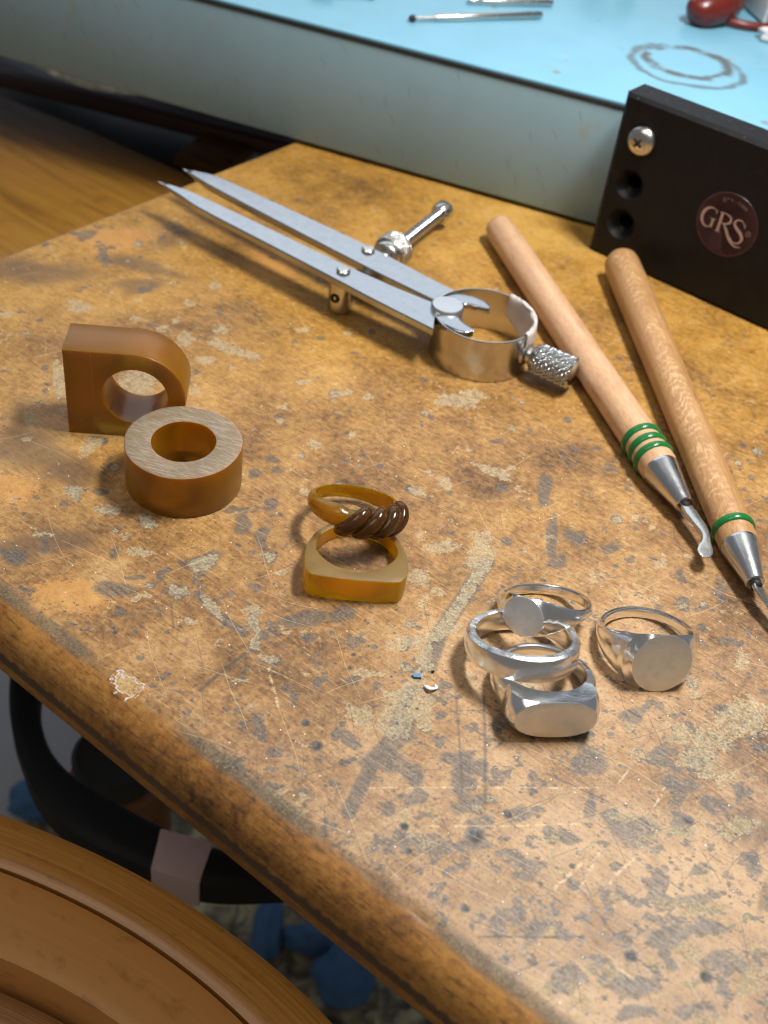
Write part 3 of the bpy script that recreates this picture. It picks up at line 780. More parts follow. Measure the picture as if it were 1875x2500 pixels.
    fb[..., 3] = (np.exp(-(np.clip(D - 7.6, 0, 99) / 1.9) ** 2) * np.exp(-(np.clip(7.0 - D, 0, 99) / 1.0) ** 2) * (Z > -3) *
                  np.clip(.75 + .35 * np.sin(S * .11 + 1) + .2 * np.sin(S * .31), .2, 1.1))
    fb[w + (3,)] *= np.clip((r - .8) * 1.4, 0, 1)
    fb[..., 3] = np.maximum(fb[..., 3], np.exp(-((S + 3) / .9) ** 2) * .6 * (Z > -2))
    sst = lambda v, a, b: (lambda t: t * t * (3 - 2 * t))(np.clip((v - a) / (b - a), 0, 1))
    big = fbm(X, Y, .018, 3, seed=1)
    mid = fbm(X, Y, .06, 5, .6, seed=2)
    wear = sst(.6 * X - Y + 50 * (big - .5), -70, 160)
    fc = np.zeros(shape + (4,), np.float32)
    fc[..., 0] = .15 + .4 * mid + .3 * big + .15 * fbm(X, Y, .3, 3, seed=3)
    fc[..., 1] = .8 * sst(Y + 90 * (big - .5), -20, 90)
    fc[..., 2] = .75 * sst(.55 * X - Y + 90 * (mid - .5), 10, 130)
    fc[..., 3] = wear
    thr = .88 - .2 * wear
    g1 = fbm(X, Y, .17, 5, .7, seed=5)
    g2 = fbm(X, Y, .45, 4, .7, seed=6)
    fa[..., 1] = np.maximum(fa[..., 1], np.clip(.5 + (g1 - thr) * 5, 0, .95))
    fa[..., 1] = np.maximum(fa[..., 1], np.clip(.5 + (g2 - thr - .03) * 4, 0, .9))
    f1 = fbm(X, Y, .17, 6, .66, seed=7)
    fa[..., 0] = np.maximum(fa[..., 0], np.clip(.5 + (f1 - (.9 - .17 * wear)) * 5, 0, .85) * (fbm(X, Y, .5, 4, seed=9) > .4))
    # round dents and drips scattered over the top
    rs = np.random.RandomState(11)
    for q in range(150):
        sx, sdd, rad = rs.uniform(0, 290), rs.uniform(12, 190), rs.uniform(.35, 1.5)
        cx, cy = EO + E1 * sx + EN * sdd
        w = window(cx - rad * 2, cx + rad * 2, cy - rad * 2, cy + rad * 2)
        r = np.hypot((X[w] - cx), (Y[w] - cy) * rs.uniform(.7, 1.3)) / rad
        k = rs.rand()
        if k < .55:
            fa[w + (0,)] = np.maximum(fa[w + (0,)], np.clip(1.4 - r, 0, .8)); fa[w + (1,)] = np.maximum(fa[w + (1,)], np.clip(1.7 - r, 0, .75))
            Z[w] -= .1 * np.clip(1 - r, 0, 1)
        else:
            fa[w + (1,)] = np.maximum(fa[w + (1,)], np.clip(1.5 - r, 0, 1))
    Z -= .12 * np.clip(fa[..., 0] - .3, 0, .6) * (Z > -.5)
    n, m = shape
    V = np.stack([X, Y, Z], -1).reshape(-1, 3) * MM
    i, j = np.meshgrid(np.arange(n - 1), np.arange(m - 1), indexing='ij')
    a = (i * m + j).ravel()
    Q = np.stack([a, a + m, a + m + 1, a + 1], -1)
    me = bpy.data.meshes.new('bench_top')
    me.vertices.add(len(V)); me.vertices.foreach_set('co', V.ravel())
    me.loops.add(Q.size); me.loops.foreach_set('vertex_index', Q.ravel())
    me.polygons.add(len(Q)); me.polygons.foreach_set('loop_start', np.arange(0, Q.size, 4))
    me.update(calc_edges=True)
    me.polygons.foreach_set('use_smooth', [True] * len(Q))
    me.validate()
    for nm, F in (('marks_a', fa), ('marks_b', fb), ('marks_c', fc)):
        at = me.attributes.new(nm, 'FLOAT_COLOR', 'POINT')
        at.data.foreach_set('color', F.reshape(-1))
    me.materials.append(M_BENCH)
    o = link('bench_top', me)
    return structure(o)

build_bench()

# adjoining lower board seen past the left edge, and what hangs behind it
lb = np.array([(-214, 303), (-149.5, 270.6), (-104.6, 243.9), (-60, 214)])
poly = [tuple(lb[0]), tuple(lb[1]), tuple(lb[2]), tuple(lb[3]), (-80, 150), (-150, 40), (-290, 40), (-300, 240)]
bm = prism_bm(poly[::-1], -58, -40, 1.2)
tag(bm_obj('lower_shelf', bm, M_BOARD, origin=(-150, 180, -58)), 'blurred honey-coloured wooden shelf below the far left edge of the bench', 'shelf')

def draped():
    V, F = [], []
    nu, nv = 60, 26
    for i in range(nu):
        for j in range(nv):
            u, v = i / (nu - 1), j / (nv - 1)
            x = -360 + 380 * u
            y = 380 - 130 * u + 190 * (v - .45)
            z = -62 - 14 * v + 7 * math.sin(v * 9 + u * 5) + 4 * math.sin(u * 17 + v * 4)
            V.append((x, y, z))
    for i in range(nu - 1):
        for j in range(nv - 1):
            a = i * nv + j
            F.append((a, a + nv, a + nv + 1, a + 1))
    V2 = [(x, y, z - 2.5) for x, y, z in V]
    n = len(V)
    F2 = [tuple(q + n for q in reversed(f)) for f in F]
    for i in range(nu - 1):
        F2.append((i * nv, i * nv + n, (i + 1) * nv + n, (i + 1) * nv))
        a = i * nv + nv - 1
        F2.append((a, a + nv, a + nv + n, a + n))
    return V + V2, F + F2
tag(mesh('leather_apron', draped(), M_LEATHER, origin=(-150, 290, -75), smooth=60), 'dark crumpled leather apron in shadow beneath the pale blue box', 'apron')
rail = thing('wooden_rail', 'dull mauve-brown rail in the shadow beneath the blue box, left of the bench', 'rail', (-140, 345, -56))
bm = box_bm(None, (210, 9, 7), 1, m=Matrix.Translation((-128, 318, -50)) @ Matrix.Rotation(R(-14), 4, 'Z'))
bm_obj('bar', bm, M_MAUVE, rail, origin=(-140, 345, -56))
bm = box_bm(None, (26, 30, 5), 1, m=Matrix.Translation((-100, 290, -52)) @ Matrix.Rotation(R(-14), 4, 'Z'))
bm_obj('bracket', bm, M_BOARD, rail, origin=(-140, 345, -56))

# ------------------------------------------------------------------ floor and things below the bench
def floor_mat():
    n = NT('littered_floor')
    p = n.P()
    a = n.noise(p, .012, 3)
    b = n.noise(p, .07, 6, .7, .5)
    col = n.ramp(b, [(.36, (.035, .03, .028)), (.48, (.17, .15, .1)), (.58, (.42, .38, .22)), (.7, (.55, .5, .36))])
    col = n.mix(n.st(a, .5, .62, 0, .8), col, n.mix(b, (.09, .06, .055), (.2, .16, .13)))
    return n.out(Base_Color=col, Roughness=.75, Normal=n.bump(b, .3, 1))
bm = box_bm((-40, 150, -403), (2600, 2600, 6))
structure(bm_obj('floor', bm, floor_mat(), origin=(0, 0, 0)))

def crumple(c, s, seed, sub=4):
    bm = bmesh.new()
    bmesh.ops.create_icosphere(bm, subdivisions=sub, radius=1)
    for v in bm.verts:
        q = v.co.copy()
        k = 1 + .28 * mnoise.noise(q * 1.6 + Vector((seed, 0, 0))) + .14 * abs(mnoise.noise(q * 4 + Vector((0, seed, 0))))
        v.co = Vector((q.x * s[0] * k, q.y * s[1] * k, max(q.z, -.55) * s[2] * k)) + Vector(c)
    return bm
for c, s, lab, sd in [((-30.5, 106, -394), (8, 17, 10), 'dark blue crumpled rag on the floor, nearest the black hoop', 1),
                      ((-8, 105, -394), (13, 7, 8), 'small blue rag on the floor between two bigger blue rags', 7),
                      ((13, 88, -394), (15, 17, 10), 'largest blue crumpled rag on the floor, lowest below the bench edge', 13),
                      ((-174, 164, -394), (14, 12, 10), 'small blue scrap on the floor left of the black hoop', 21)]:
    tag(bm_obj('cloth_rag', crumple(c, s, sd), M_BLUE_RAG, origin=(c[0], c[1], -400), smooth=180), lab, 'rag', 'blue rags on the floor')
tag(bm_obj('paper_sheet', box_bm(None, (150, 190, 1.5), .4, m=Matrix.Translation((-205, 245, -399)) @ Matrix.Rotation(R(12), 4, 'Z')), M_PAPER, origin=(-205, 245, -400)),
    'pale grey sheet of paper on the floor behind the black hoop', 'paper')
jar = thing('brown_jar', 'dark amber-brown jar standing inside the black hoop below the bench', 'jar', (-79, 30, -214))
mesh('body', xf(lathe([(0, 0), (16, 0), (18, 2), (18, 46), (16, 52), (14, 54)], 40), Matrix.Translation((-79, 30, -214))), M_BROWN_JAR, jar, origin=(-79, 30, -214))
mesh('lid', xf(lathe([(14, 54.2), (15, 55), (15, 62), (13.5, 63.5), (0, 63.5)], 40), Matrix.Translation((-79, 30, -214))), M_DARK, jar, origin=(-79, 30, -214))

# black hoop with a pink tag
out_c = spline([(-119, 75), (-119.5, 58), (-117.4, 41.6), (-111.2, 23.6), (-103.4, 10), (-93.5, -3.4), (-78.8, -14.2), (-57.3, -21.8), (-38.9, -25.4), (-20.9, -23.4), (0, -17), (20, 0)], 70)
in_c = spline([(-106, 75), (-107.5, 55), (-106, 37), (-98.3, 18.8), (-88.5, 7.8), (-73.7, 0), (-54.9, -7.7), (-37.1, -12.6), (-24, -12), (-10, -8), (5, -2), (12, 8)], 70)
def strip(oc, ic, z0, z1, crown=0.0, nv=10):
    """solid slab between two curves, slightly crowned"""
    V, F, UV = [], [], []
    n = len(oc)
    L = 0
    for i in range(n):
        if i:
            L += float(np.linalg.norm(np.array(oc[i][:2]) - np.array(oc[i - 1][:2])))
        for k in range(nv * 2):
            t = k / (nv - 1) if k < nv else 1 - (k - nv) / (nv - 1)
            p = np.array(oc[i][:2]) * (1 - t) + np.array(ic[i][:2]) * t
            e = 1 - (2 * t - 1) ** 4
            z = z1 - crown * (1 - e) if k < nv else z0 + crown * .6 * (1 - e)
            V.append((p[0], p[1], z))
            UV.append((L, t * 30 + (60 if k >= nv else 0)))
    m = nv * 2
    for i in range(n - 1):
        for k in range(m):
            k2 = (k + 1) % m
            F.append((i * m + k, i * m + k2, (i + 1) * m + k2, (i + 1) * m + k))
    F.append(tuple(reversed(range(m))))
    F.append(tuple((n - 1) * m + k for k in range(m)))
    return (V, F), UV
hoop = thing('black_hoop', 'black curved plastic hoop with a square pink tag, below the bench edge', 'hoop', (-60, 10, -142))
vf, uv = strip(out_c, in_c, -142, -130, 1.5)
mesh('band', vf, M_HOOP, hoop, origin=(-60, 10, -142), smooth=50)
bm = prism_bm([(-53.5, -9.8), (-53.1, -24.0), (-38.3, -26.4), (-37.0, -12.2)], -142.6, -129.3, .4)
bm_obj('tag', bm, M_PINK, hoop, origin=(-60, 10, -142))

# wooden chair pushed under the bench
def smooth_curve(pts):
    P = np.array(pts, float)
    s = np.concatenate([[0], np.cumsum(np.linalg.norm(np.diff(P, axis=0), axis=1))])
    t = np.linspace(0, s[-1], 80)
    return list(np.stack([np.polyval(np.polyfit(s, P[:, k], 3), t) for k in (0, 1)], -1))
oc = smooth_curve([(-128, -44), (-105, -45.5), (-82.4, -48.7), (-69.1, -52.5), (-54.3, -57.9), (-39.2, -64.4), (-26.5, -69.3), (-10.9, -76.7), (5.8, -89.3), (22, -106), (33, -122)])
gc = smooth_curve([(-122, -59), (-100, -60.5), (-77.5, -63), (-67.8, -65.7), (-55, -70), (-38.7, -77.9), (-26.3, -83.6), (-17, -89), (-8, -95), (6, -108), (16, -122)])
ic = smooth_curve([(-112, -80), (-92, -81.5), (-70, -84.4), (-59, -87.9), (-48.7, -91.4), (-40.5, -95.9), (-31, -101), (-22, -107), (-14, -113), (-6, -121), (0, -130)])
chair = thing('wooden_chair', 'curved orange-brown wooden chair pushed in below the bench edge', 'chair', (-50, -90, -110))
g1 = [a * .985 + b * .015 for a, b in zip(gc, oc)]
vf, uv = strip(oc, g1, -92, -70, .9, 14)
mesh('top_rail', vf, M_CHAIR, chair, origin=(-50, -90, -110), smooth=50, uv=uv)
g2 = [a * .96 + b * .04 for a, b in zip(gc, ic)]
vf, uv = strip(g2, ic, -92, -70.6, .4, 14)
mesh('inner_rail', vf, M_CHAIR2, chair, origin=(-50, -90, -110), smooth=50, uv=uv)
for k in range(3):
    a0, a1 = -20 - k * 19, -20 - k * 19 - 15.5
    i2 = [np.array(p) + np.array((-.5, -.87)) * (k * 12 + 1.5) * 1.0 for p in ic]
    i3 = [np.array(p) + np.array((-.5, -.87)) * (k * 12 + 11.5) for p in ic]
    vf, uv = strip(i2, i3, -104, -84 - k * 1.5, 1.0, 8)
    uv = [(q[0] + 71 * k, q[1] + 45 * k) for q in uv]
    mesh('seat_slat', vf, wood_plain('chair_slat_wood', (.16, .07, .02), (.33, .16, .05), (.46, .26, .1), (.03, 1, 1), .6, .45, use_uv=True), chair, origin=(-50, -90, -110), smooth=50, uv=uv)

# ------------------------------------------------------------------ pale blue steel box and what lies on it
BA = math.atan2(163.7 - 235.4, 55.6 + 173.6)
BX = Matrix.Translation((-60, 199.9, 0)) @ Matrix.Rotation(BA, 4, 'Z')     # local x along the front, y into the box
def blue_mat(name, col, rough, front):
    n, p, c, f = painted(name, col, rough, (.30, .25, .13), .4, .65)
    sx, sy, sz = n.xyz(p)
    if not front:
        # rusty ring left by a jar, plus a fainter one beside it
        q = n.vm('ADD', p, n.vm('MULTIPLY', n.vm('SUBTRACT', n.noise(p, .12, 3, color=True), (.5, .5, .5)), (6, 6, 0)))
        for cx, cy, r, w, am in ((82.7, 210.3, 14.6, 3.2, .9), (82, 206.5, 19.8, 2.2, .7)):
            dd = n.ma('ABSOLUTE', n.ma('SUBTRACT', n.vm('LENGTH', n.vm('SUBTRACT', n.vm('MULTIPLY', q, (1, 1, 0)), (cx - 20, cy - 250, 0))), r))
            m = n.ma('MULTIPLY', n.st(dd, w, w * .2), n.st(n.noise(p, .14, 4, .6), .34, .5))
            c = n.mix(n.ma('MULTIPLY', m, am), c, (.07, .06, .05))
        for cx, cy, r in ((39.4, 193.7, 5), (60, 216, 3.5), (47, 196, 2)):
            dd = n.vm('LENGTH', n.vm('SUBTRACT', n.vm('MULTIPLY', q, (1, 1.6, 0)), (cx - 20, (cy - 250) * 1.6, 0)))
            m = n.ma('MULTIPLY', n.st(dd, r, 0), n.st(n.noise(p, .5, 5, .7), .45, .6))
            c = n.mix(n.ma('MULTIPLY', m, .7), c, (.2, .2, .22))
    else:
        s_ = n.scratch(n.cxyz(sx, sz), R(65), 6, 9, .22, .28, 41.2, .4)
        c = n.mix(n.ma('MULTIPLY', s_, .6), c, (.12, .13, .13))
    return n.out(Base_Color=c, Roughness=n.ma('ADD', rough, n.ma('MULTIPLY', n.ma('SUBTRACT', f, .5), .2)), Normal=n.bump(f, .06, .2))
M_BLUE_TOP = blue_mat('blue_enamel_top', (.18, .42, .56), .36, False)
M_BLUE_SIDE = blue_mat('shaded_blue_enamel', (.23, .345, .395), .42, True)  # same blue paint; the front's shade is put into this greyer colour
OB = (20, 250, 0)
box = thing('steel_box', 'large pale blue painted steel box at the back of the bench', 'box', OB)
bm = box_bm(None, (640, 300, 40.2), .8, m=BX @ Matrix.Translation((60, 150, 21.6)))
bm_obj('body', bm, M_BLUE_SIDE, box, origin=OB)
bm = box_bm(None, (640.6, 300.6, 1.0), .3, m=BX @ Matrix.Translation((60, 149.9, 42.2)))
bm_obj('edge_trim', bm, M_DARK, box, origin=OB)
bm = box_bm(None, (640, 299.6, 1.2), .4, m=BX @ Matrix.Translation((60, 150.1, 43.2)))
bm_obj('lid', bm, M_BLUE_TOP, box, origin=OB)
bm = box_bm(None, (620, 288, 1.7), 0, m=BX @ Matrix.Translation((60, 152, .85)))
bm_obj('base', bm, M_DARK, box, origin=OB)
ZT = 43.85

def rod(name, a, b, prof, material, parent, origin, seg=28):
    a, b = Vector(a), Vector(b)
    return mesh(name, xf(lathe(prof, seg), frame(a, b - a)), material, parent, origin)

# two burrs on the lid
o1 = (10, 224, ZT)
bur = thing('rotary_burr', 'steel burr with a small round cutting head lying on the blue lid', 'burr', o1)
A_, B_ = Vector((-15.6, 210.8, ZT + 1.3)), Vector((31.4, 235.3, ZT + 1.3))
L_ = (B_ - A_).length
rod('shank', A_, B_, [(0, 9.4), (.9, 9.5), (1.28, 10.2), (1.28, L_ - .4), (1.0, L_), (0, L_)], M_STEEL_CLEAN, bur, o1)
rod('neck', A_, B_, [(.55, 1.6), (.6, 4), (.8, 7.5), (.85, 9.6)], M_STEEL_CLEAN, bur, o1)
rod('cutting_head', A_, B_, [(0, -.2), (.6, 0), (1.1, .6), (1.25, 1.3), (1.1, 2.0), (.6, 2.5), (0, 2.6)], M_DARK, bur, o1)
o2 = (20, 246, ZT)
A_, B_ = Vector((4.0, 239.9, ZT + 1.3)), Vector((35.6, 251.2, ZT + 1.3))
L_ = (B_ - A_).length
tag(rod('steel_shank', A_, B_, [(0, 0), (1.1, .1), (1.32, .5), (1.32, L_ * .12), (1.2, L_ * .14), (1.2, L_ * .2), (1.32, L_ * .22), (1.32, L_ - .5), (1.1, L_), (0, L_)], M_STEEL_CLEAN, None, o2),
    'plain bright steel rod lying behind the burr on the blue lid', 'rod')

tin = thing('metal_tin', 'small bright metal tin at the very top edge, on the blue lid', 'tin', (60, 286, ZT))
mesh('body', xf(lathe([(0, 0), (10.5, 0), (11, .5), (11, 15), (10.6, 15.4)], 48), Matrix.Translation((60, 286, ZT))), M_STEEL_CLEAN, tin, origin=(60, 286, ZT))
mesh('lid', xf(lathe([(10.9, 15.5), (11.5, 15.6), (11.5, 19), (11, 19.5), (0, 19.5)], 48), Matrix.Translation((60, 286, ZT))), M_STEEL_CLEAN, tin, origin=(60, 286, ZT))

kn = thing('black_stopper', 'small black ribbed stopper on the blue lid at the top edge, left of the burr', 'stopper', (-47, 224.5, ZT))
mesh('body', xf(lathe([(0, 0), (3.6, 0), (4, .5), (4, 5), (3.4, 6), (0, 6.2)], 40, lambda r, z, a: r * (1 + .05 * math.sin(a * 14))), Matrix.Translation((-49, 226.5, ZT))), M_DARK, kn, origin=(-47, 224.5, ZT))
mesh('stem', tube(spline([(-46, 227, ZT + 1.2), (-41, 228, ZT + 1.2), (-36, 230.5, ZT + 1.1), (-30, 230, ZT + 1.0)], 14), 1.0, 12), M_DARK, kn, origin=(-47, 224.5, ZT))

# red plastic grip, steel slab, crumpled white wrapper
og = (97, 262, ZT)
grip = thing('red_grip', 'glossy dark red plastic tool grip with a rounded toe on the blue lid', 'tool grip', og)
vf = tube(spline([(87.6, 251.6, ZT + 3.0), (90.5, 253.2, ZT + 4.8), (95, 256, ZT + 6.2), (100, 261, ZT + 6.8), (103, 269, ZT + 7), (104, 281, ZT + 7), (103, 298, ZT + 7)], 30),
          [2.4, 3.8, 4.8, 5.4, 5.8, 6.1, 6.3, 6.5, 6.6, 6.7, 6.8, 6.8, 6.9, 7, 7, 7, 7, 7, 7, 7, 7, 7, 7, 7, 7, 7, 7, 7, 7, 7], 24)
mesh('toe', vf, M_RED, grip, origin=og, smooth=60)
vf = tube(spline([(99, 259.5, ZT + 2.2), (104, 257.4, ZT + 1.9), (110, 256.2, ZT + 1.7), (120, 257.5, ZT + 1.7), (134, 262, ZT + 1.7)], 24), [2.4] + [2.0] * 4 + [1.7] * 19, 18)
mesh('tail', vf, M_RED, grip, origin=og, smooth=60)
slab = thing('steel_block', 'grey square steel block standing behind the red grip at the right edge', 'block', (128, 276, ZT))
bm = box_bm(None, (30, 24, 40), .8, m=Matrix.Translation((131, 280, ZT + 20)) @ Matrix.Rotation(R(14), 4, 'Z'))
bm_obj('body', bm, M_STEEL, slab, origin=(128, 276, ZT))
bm = box_bm(None, (1.6, 23, 38), .3, m=Matrix.Translation((131, 280, ZT + 20)) @ Matrix.Rotation(R(14), 4, 'Z') @ Matrix.Translation((-15.7, 0, 0)))
bm_obj('edge_plate', bm, M_PALE, slab, origin=(128, 276, ZT))
tag(bm_obj('plastic_wrapper', crumple((122, 247, ZT + 2.2), (8.5, 4.2, 3.6), 3.3), M_PALE, origin=(122, 247, ZT), smooth=35), 'crumpled white plastic wrapper at the right edge below the red grip', 'wrapper')
tag(bm_obj('rubber_stub', crumple((128, 238, ZT + 1.6), (5, 4, 2.6), 9.3), M_DARK, origin=(128, 238, ZT), smooth=60), 'small black rubber stub on the blue lid at the right edge', 'stub')

# ------------------------------------------------------------------ black steel fixture block
GA = R(-34.5)
GO = Vector((54.9, 147.4, 0))
GM = Matrix.Translation(GO) @ Matrix.Rotation(GA, 4, 'Z')     # local x along the face, y into the block, z up
def black_mat():
    n = NT('black_oxide_steel')
    p = n.P()
    g = n.noise(p, .35, 6, .7)
    c = n.mix(n.st(g, .45, .75), (.004, .004, .0045), (.009, .0088, .0095))
    rust = n.ma('MULTIPLY', n.st(n.noise(p, .13, 6, .68), .6, .72), .45)
    c = n.mix(rust, c, (.03, .014, .009))
    d = n.vor(p, .95)
    dr = n.xyz(n.vor(p, .95, out='Color'))[0]
    nx = n.node('ShaderNodeNewGeometry')
    ds = n.ma('MULTIPLY', n.st(d, .22, .1), n.ma('GREATER_THAN', dr, .84))
    ds = n.ma('MULTIPLY', ds, n.st(n.xyz(nx.outputs['True Normal'])[2], .4, .8))
    c = n.mix(n.ma('MULTIPLY', ds, .7), c, (.3, .29, .3))
    return n.out(Base_Color=c, Roughness=n.ma('ADD', .5, n.ma('MULTIPLY', n.ma('SUBTRACT', g, .5), .4)), Specular_IOR_Level=.28, Normal=n.bump(g, .12, .2))
M_BLACK = black_mat()
og = tuple(GM @ Vector((50, 6, 0)))
blk = thing('fixture_block', 'black steel fixture block with round maroon sticker and one screw, against the blue box', 'block', og)
# plate with real countersunk bores: front face is a grid ring around each bore
def plate():
    W, H, T = 120.0, 53.0, 11.0
    poly = [(0, 0), (W, 0), (W, H), (0, H)]
    holes = [(9.0, 40.7, 5.0), (8.6, 26.3, 4.9), (9.2, 13.0, 5.1)]
    bm = bmesh.new()
    seg = 40
    # front face (y = 0) cut into cells; each bore cell is a square with a round opening
    xs = [0, 1.2, 17, W - 1.2, W]
    def q(pts, y=0.0):
        return bm.faces.new([bm.verts.new((x, y, z)) for x, z in pts])
    zc = [1.2, 19.8, 33.4, H - 1.2]
    order = [holes[2], holes[1], holes[0]]
    gx, gz = np.linspace(17, W - 1.2, 9), np.linspace(1.2, H - 1.2, 5)
    for i in range(8):
        for j in range(4):
            q([(gx[i], gz[j]), (gx[i + 1], gz[j]), (gx[i + 1], gz[j + 1]), (gx[i], gz[j + 1])])
    for k, (hx, hz, hr) in enumerate(order):
        z0, z1 = zc[k], zc[k + 1]
        sq = []
        ci = []
        for i in range(seg):
            a = 2 * math.pi * i / seg
            dx, dz = math.cos(a), math.sin(a)
            tx = ((17 - hx) / dx) if dx > 1e-6 else ((1.2 - hx) / dx if dx < -1e-6 else 1e9)
            tz = ((z1 - hz) / dz) if dz > 1e-6 else ((z0 - hz) / dz if dz < -1e-6 else 1e9)
            t = min(tx, tz)
            sq.append(bm.verts.new((hx + dx * t, 0, hz + dz * t)))
            ci.append(bm.verts.new((hx + dx * hr, 0, hz + dz * hr)))
        cone = [bm.verts.new((hx + math.cos(2 * math.pi * i / seg) * hr * .46, 3.0, hz + math.sin(2 * math.pi * i / seg) * hr * .46)) for i in range(seg)]
        deep = [bm.verts.new((hx + math.cos(2 * math.pi * i / seg) * hr * .46, 9.5, hz + math.sin(2 * math.pi * i / seg) * hr * .46)) for i in range(seg)]
        for i in range(seg):
            j = (i + 1) % seg
            bm.faces.new((sq[i], sq[j], ci[j], ci[i]))
            bm.faces.new((ci[i], ci[j], cone[j], cone[i]))
            bm.faces.new((cone[i], cone[j], deep[j], deep[i]))
        bm.faces.new(deep)
        # corner fillers of the cell
        for cxx, czz in ((17, z1), (1.2, z1), (1.2, z0), (17, z0)):
            near = sorted(sq, key=lambda v: (v.co.x - cxx) ** 2 + (v.co.z - czz) ** 2)
            a, b = near[0], near[1]
            on_x = [v for v in sq if abs(v.co.x - cxx) < 1e-4]
            on_z = [v for v in sq if abs(v.co.z - czz) < 1e-4]
            if on_x and on_z:
                a = min(on_x, key=lambda v: abs(v.co.z - czz)); b = min(on_z, key=lambda v: abs(v.co.x - cxx))
                if a is not b:
                    bm.faces.new((a, b, bm.verts.new((cxx, 0, czz))))
    # bevel frame, sides, top and back
    fr = [(1.2, 1.2), (W - 1.2, 1.2), (W - 1.2, H - 1.2), (1.2, H - 1.2)]
    of = [(0, 0), (W, 0), (W, H), (0, H)]
    for i in range(4):
        j = (i + 1) % 4
        bm.faces.new([bm.verts.new((fr[i][0], 0, fr[i][1])), bm.verts.new((fr[j][0], 0, fr[j][1])), bm.verts.new((of[j][0], 1.0, of[j][1])), bm.verts.new((of[i][0], 1.0, of[i][1]))])
        bm.faces.new([bm.verts.new((of[i][0], 1.0, of[i][1])), bm.verts.new((of[j][0], 1.0, of[j][1])), bm.verts.new((of[j][0], T, of[j][1])), bm.verts.new((of[i][0], T, of[i][1]))])
    q([(0, 0), (W, 0), (W, H), (0, H)], T)
    bmesh.ops.remove_doubles(bm, verts=bm.verts, dist=1e-4)
    for f in bm.faces:
        f.normal_update()
        c = f.calc_center_median()
        inner = c.x < 17 and 0.01 < c.y < 10 and c.x > 1.5 and 1.5 < c.z < H - 1.5
        ref = Vector((0, -1, 0)) if (c.y < .01 or inner) else c - Vector((W / 2, T / 2, H / 2))
        if inner and abs(f.normal.y) < .05:
            k = min(holes, key=lambda h: (h[0] - c.x) ** 2 + (h[1] - c.z) ** 2)
            ref = Vector((k[0] - c.x, 0, k[1] - c.z))
        if f.normal.dot(ref) < 0:
            f.normal_flip()
    bm.transform(GM)
    return bm
bm_obj('plate', plate(), M_BLACK, blk, origin=og, smooth=30, recalc=False)
# domed screw with a slot
def screw():
    prof = [(0, -3), (3.6, -3), (4.7, -.2), (4.75, .4), (4.3, 1.4), (3.3, 2.3), (1.8, 2.8), (0, 2.95)]
    return xf(lathe(prof, 48), GM @ Matrix.Translation((9.0, 0, 40.7)) @ Matrix.Rotation(R(90), 4, 'X'))
scw = mesh('screw', screw(), M_STEEL_CLEAN, blk, origin=og)
for ang in (35, 125):
    bm = box_bm(None, (3.4, .9, .5), .1, m=GM @ Matrix.Translation((9.0, -2.72, 40.7)) @ Matrix.Rotation(R(ang), 4, 'Y') @ Matrix.Rotation(R(90), 4, 'X'))
    bm_obj('slot', bm, M_BLACKHOLE, scw, origin=og)
# sticker
ST = GM @ Matrix.Translation((42.9, 0, 26.5)) @ Matrix.Rotation(R(90), 4, 'X')     # local xy on the face, z outwards
M_STICKER = simple('maroon_sticker', (.038, .012, .016), .38, .2, .3, .05)
M_STICKER_RIM = simple('sticker_rim', (.06, .022, .028), .35, .2, .3, .05)
M_LETTER = simple('sticker_print', (.42, .28, .23), .4, .12, .5, .03)
stk = mesh('sticker', xf(lathe([(0, .02), (9.9, .02), (10.0, .06), (9.95, .14), (0, .14)], 72), ST), M_STICKER, blk, origin=og, smooth=30)
mesh('border', xf(lathe([(9.5, .141), (9.85, .141), (9.85, .17), (9.5, .17), (9.5, .141)], 72), ST), M_STICKER_RIM, stk, origin=og, smooth=30)

def stroke(pts, widths, n=36, z=.17):
    """flat brush stroke: list of points, list of widths"""
    P = spline(pts, n) if len(pts) > 2 else [np.array(pts[0]) * (1 - t) + np.array(pts[1]) * t for t in np.linspace(0, 1, n)]
    W = np.interp(np.linspace(0, 1, n), np.linspace(0, 1, len(widths)), widths)
    V, F = [], []
    for i in range(n):
        t = np.array(P[min(i + 1, n - 1)]) - np.array(P[max(i - 1, 0)])
        t = t / (np.linalg.norm(t) + 1e-9)
        nn = np.array((-t[1], t[0])) * W[i] / 2
        a, b = np.array(P[i]) + nn, np.array(P[i]) - nn
        V += [(a[0], a[1], z), (b[0], b[1], z), (a[0], a[1], z + .05), (b[0], b[1], z + .05)]
    for i in range(n - 1):
        k, l = i * 4, i * 4 + 4
        F += [(k + 2, k + 3, l + 3, l + 2), (k, l, l + 1, k + 1), (k, k + 2, l + 2, l), (k + 1, l + 1, l + 3, k + 3)]
    F += [(0, 1, 3, 2), (n * 4 - 4, n * 4 - 2, n * 4 - 1, n * 4 - 3)]
    return V, F
G_ = join(stroke([(-4.1, 2.7), (-5.4, 3.35), (-7.2, 2.6), (-8.2, .6), (-7.9, -1.6), (-6.4, -2.9), (-4.9, -2.4)], [.15, .3, .8, 1.0, .8, .4, .25]),
          stroke([(-4.55, .1), (-4.6, -2.6)], [.75, .7], 8), stroke([(-5.5, .15), (-3.7, .15)], [.22, .22], 8), stroke([(-4.05, 3.3), (-4.1, 2.0)], [.18, .3], 8))
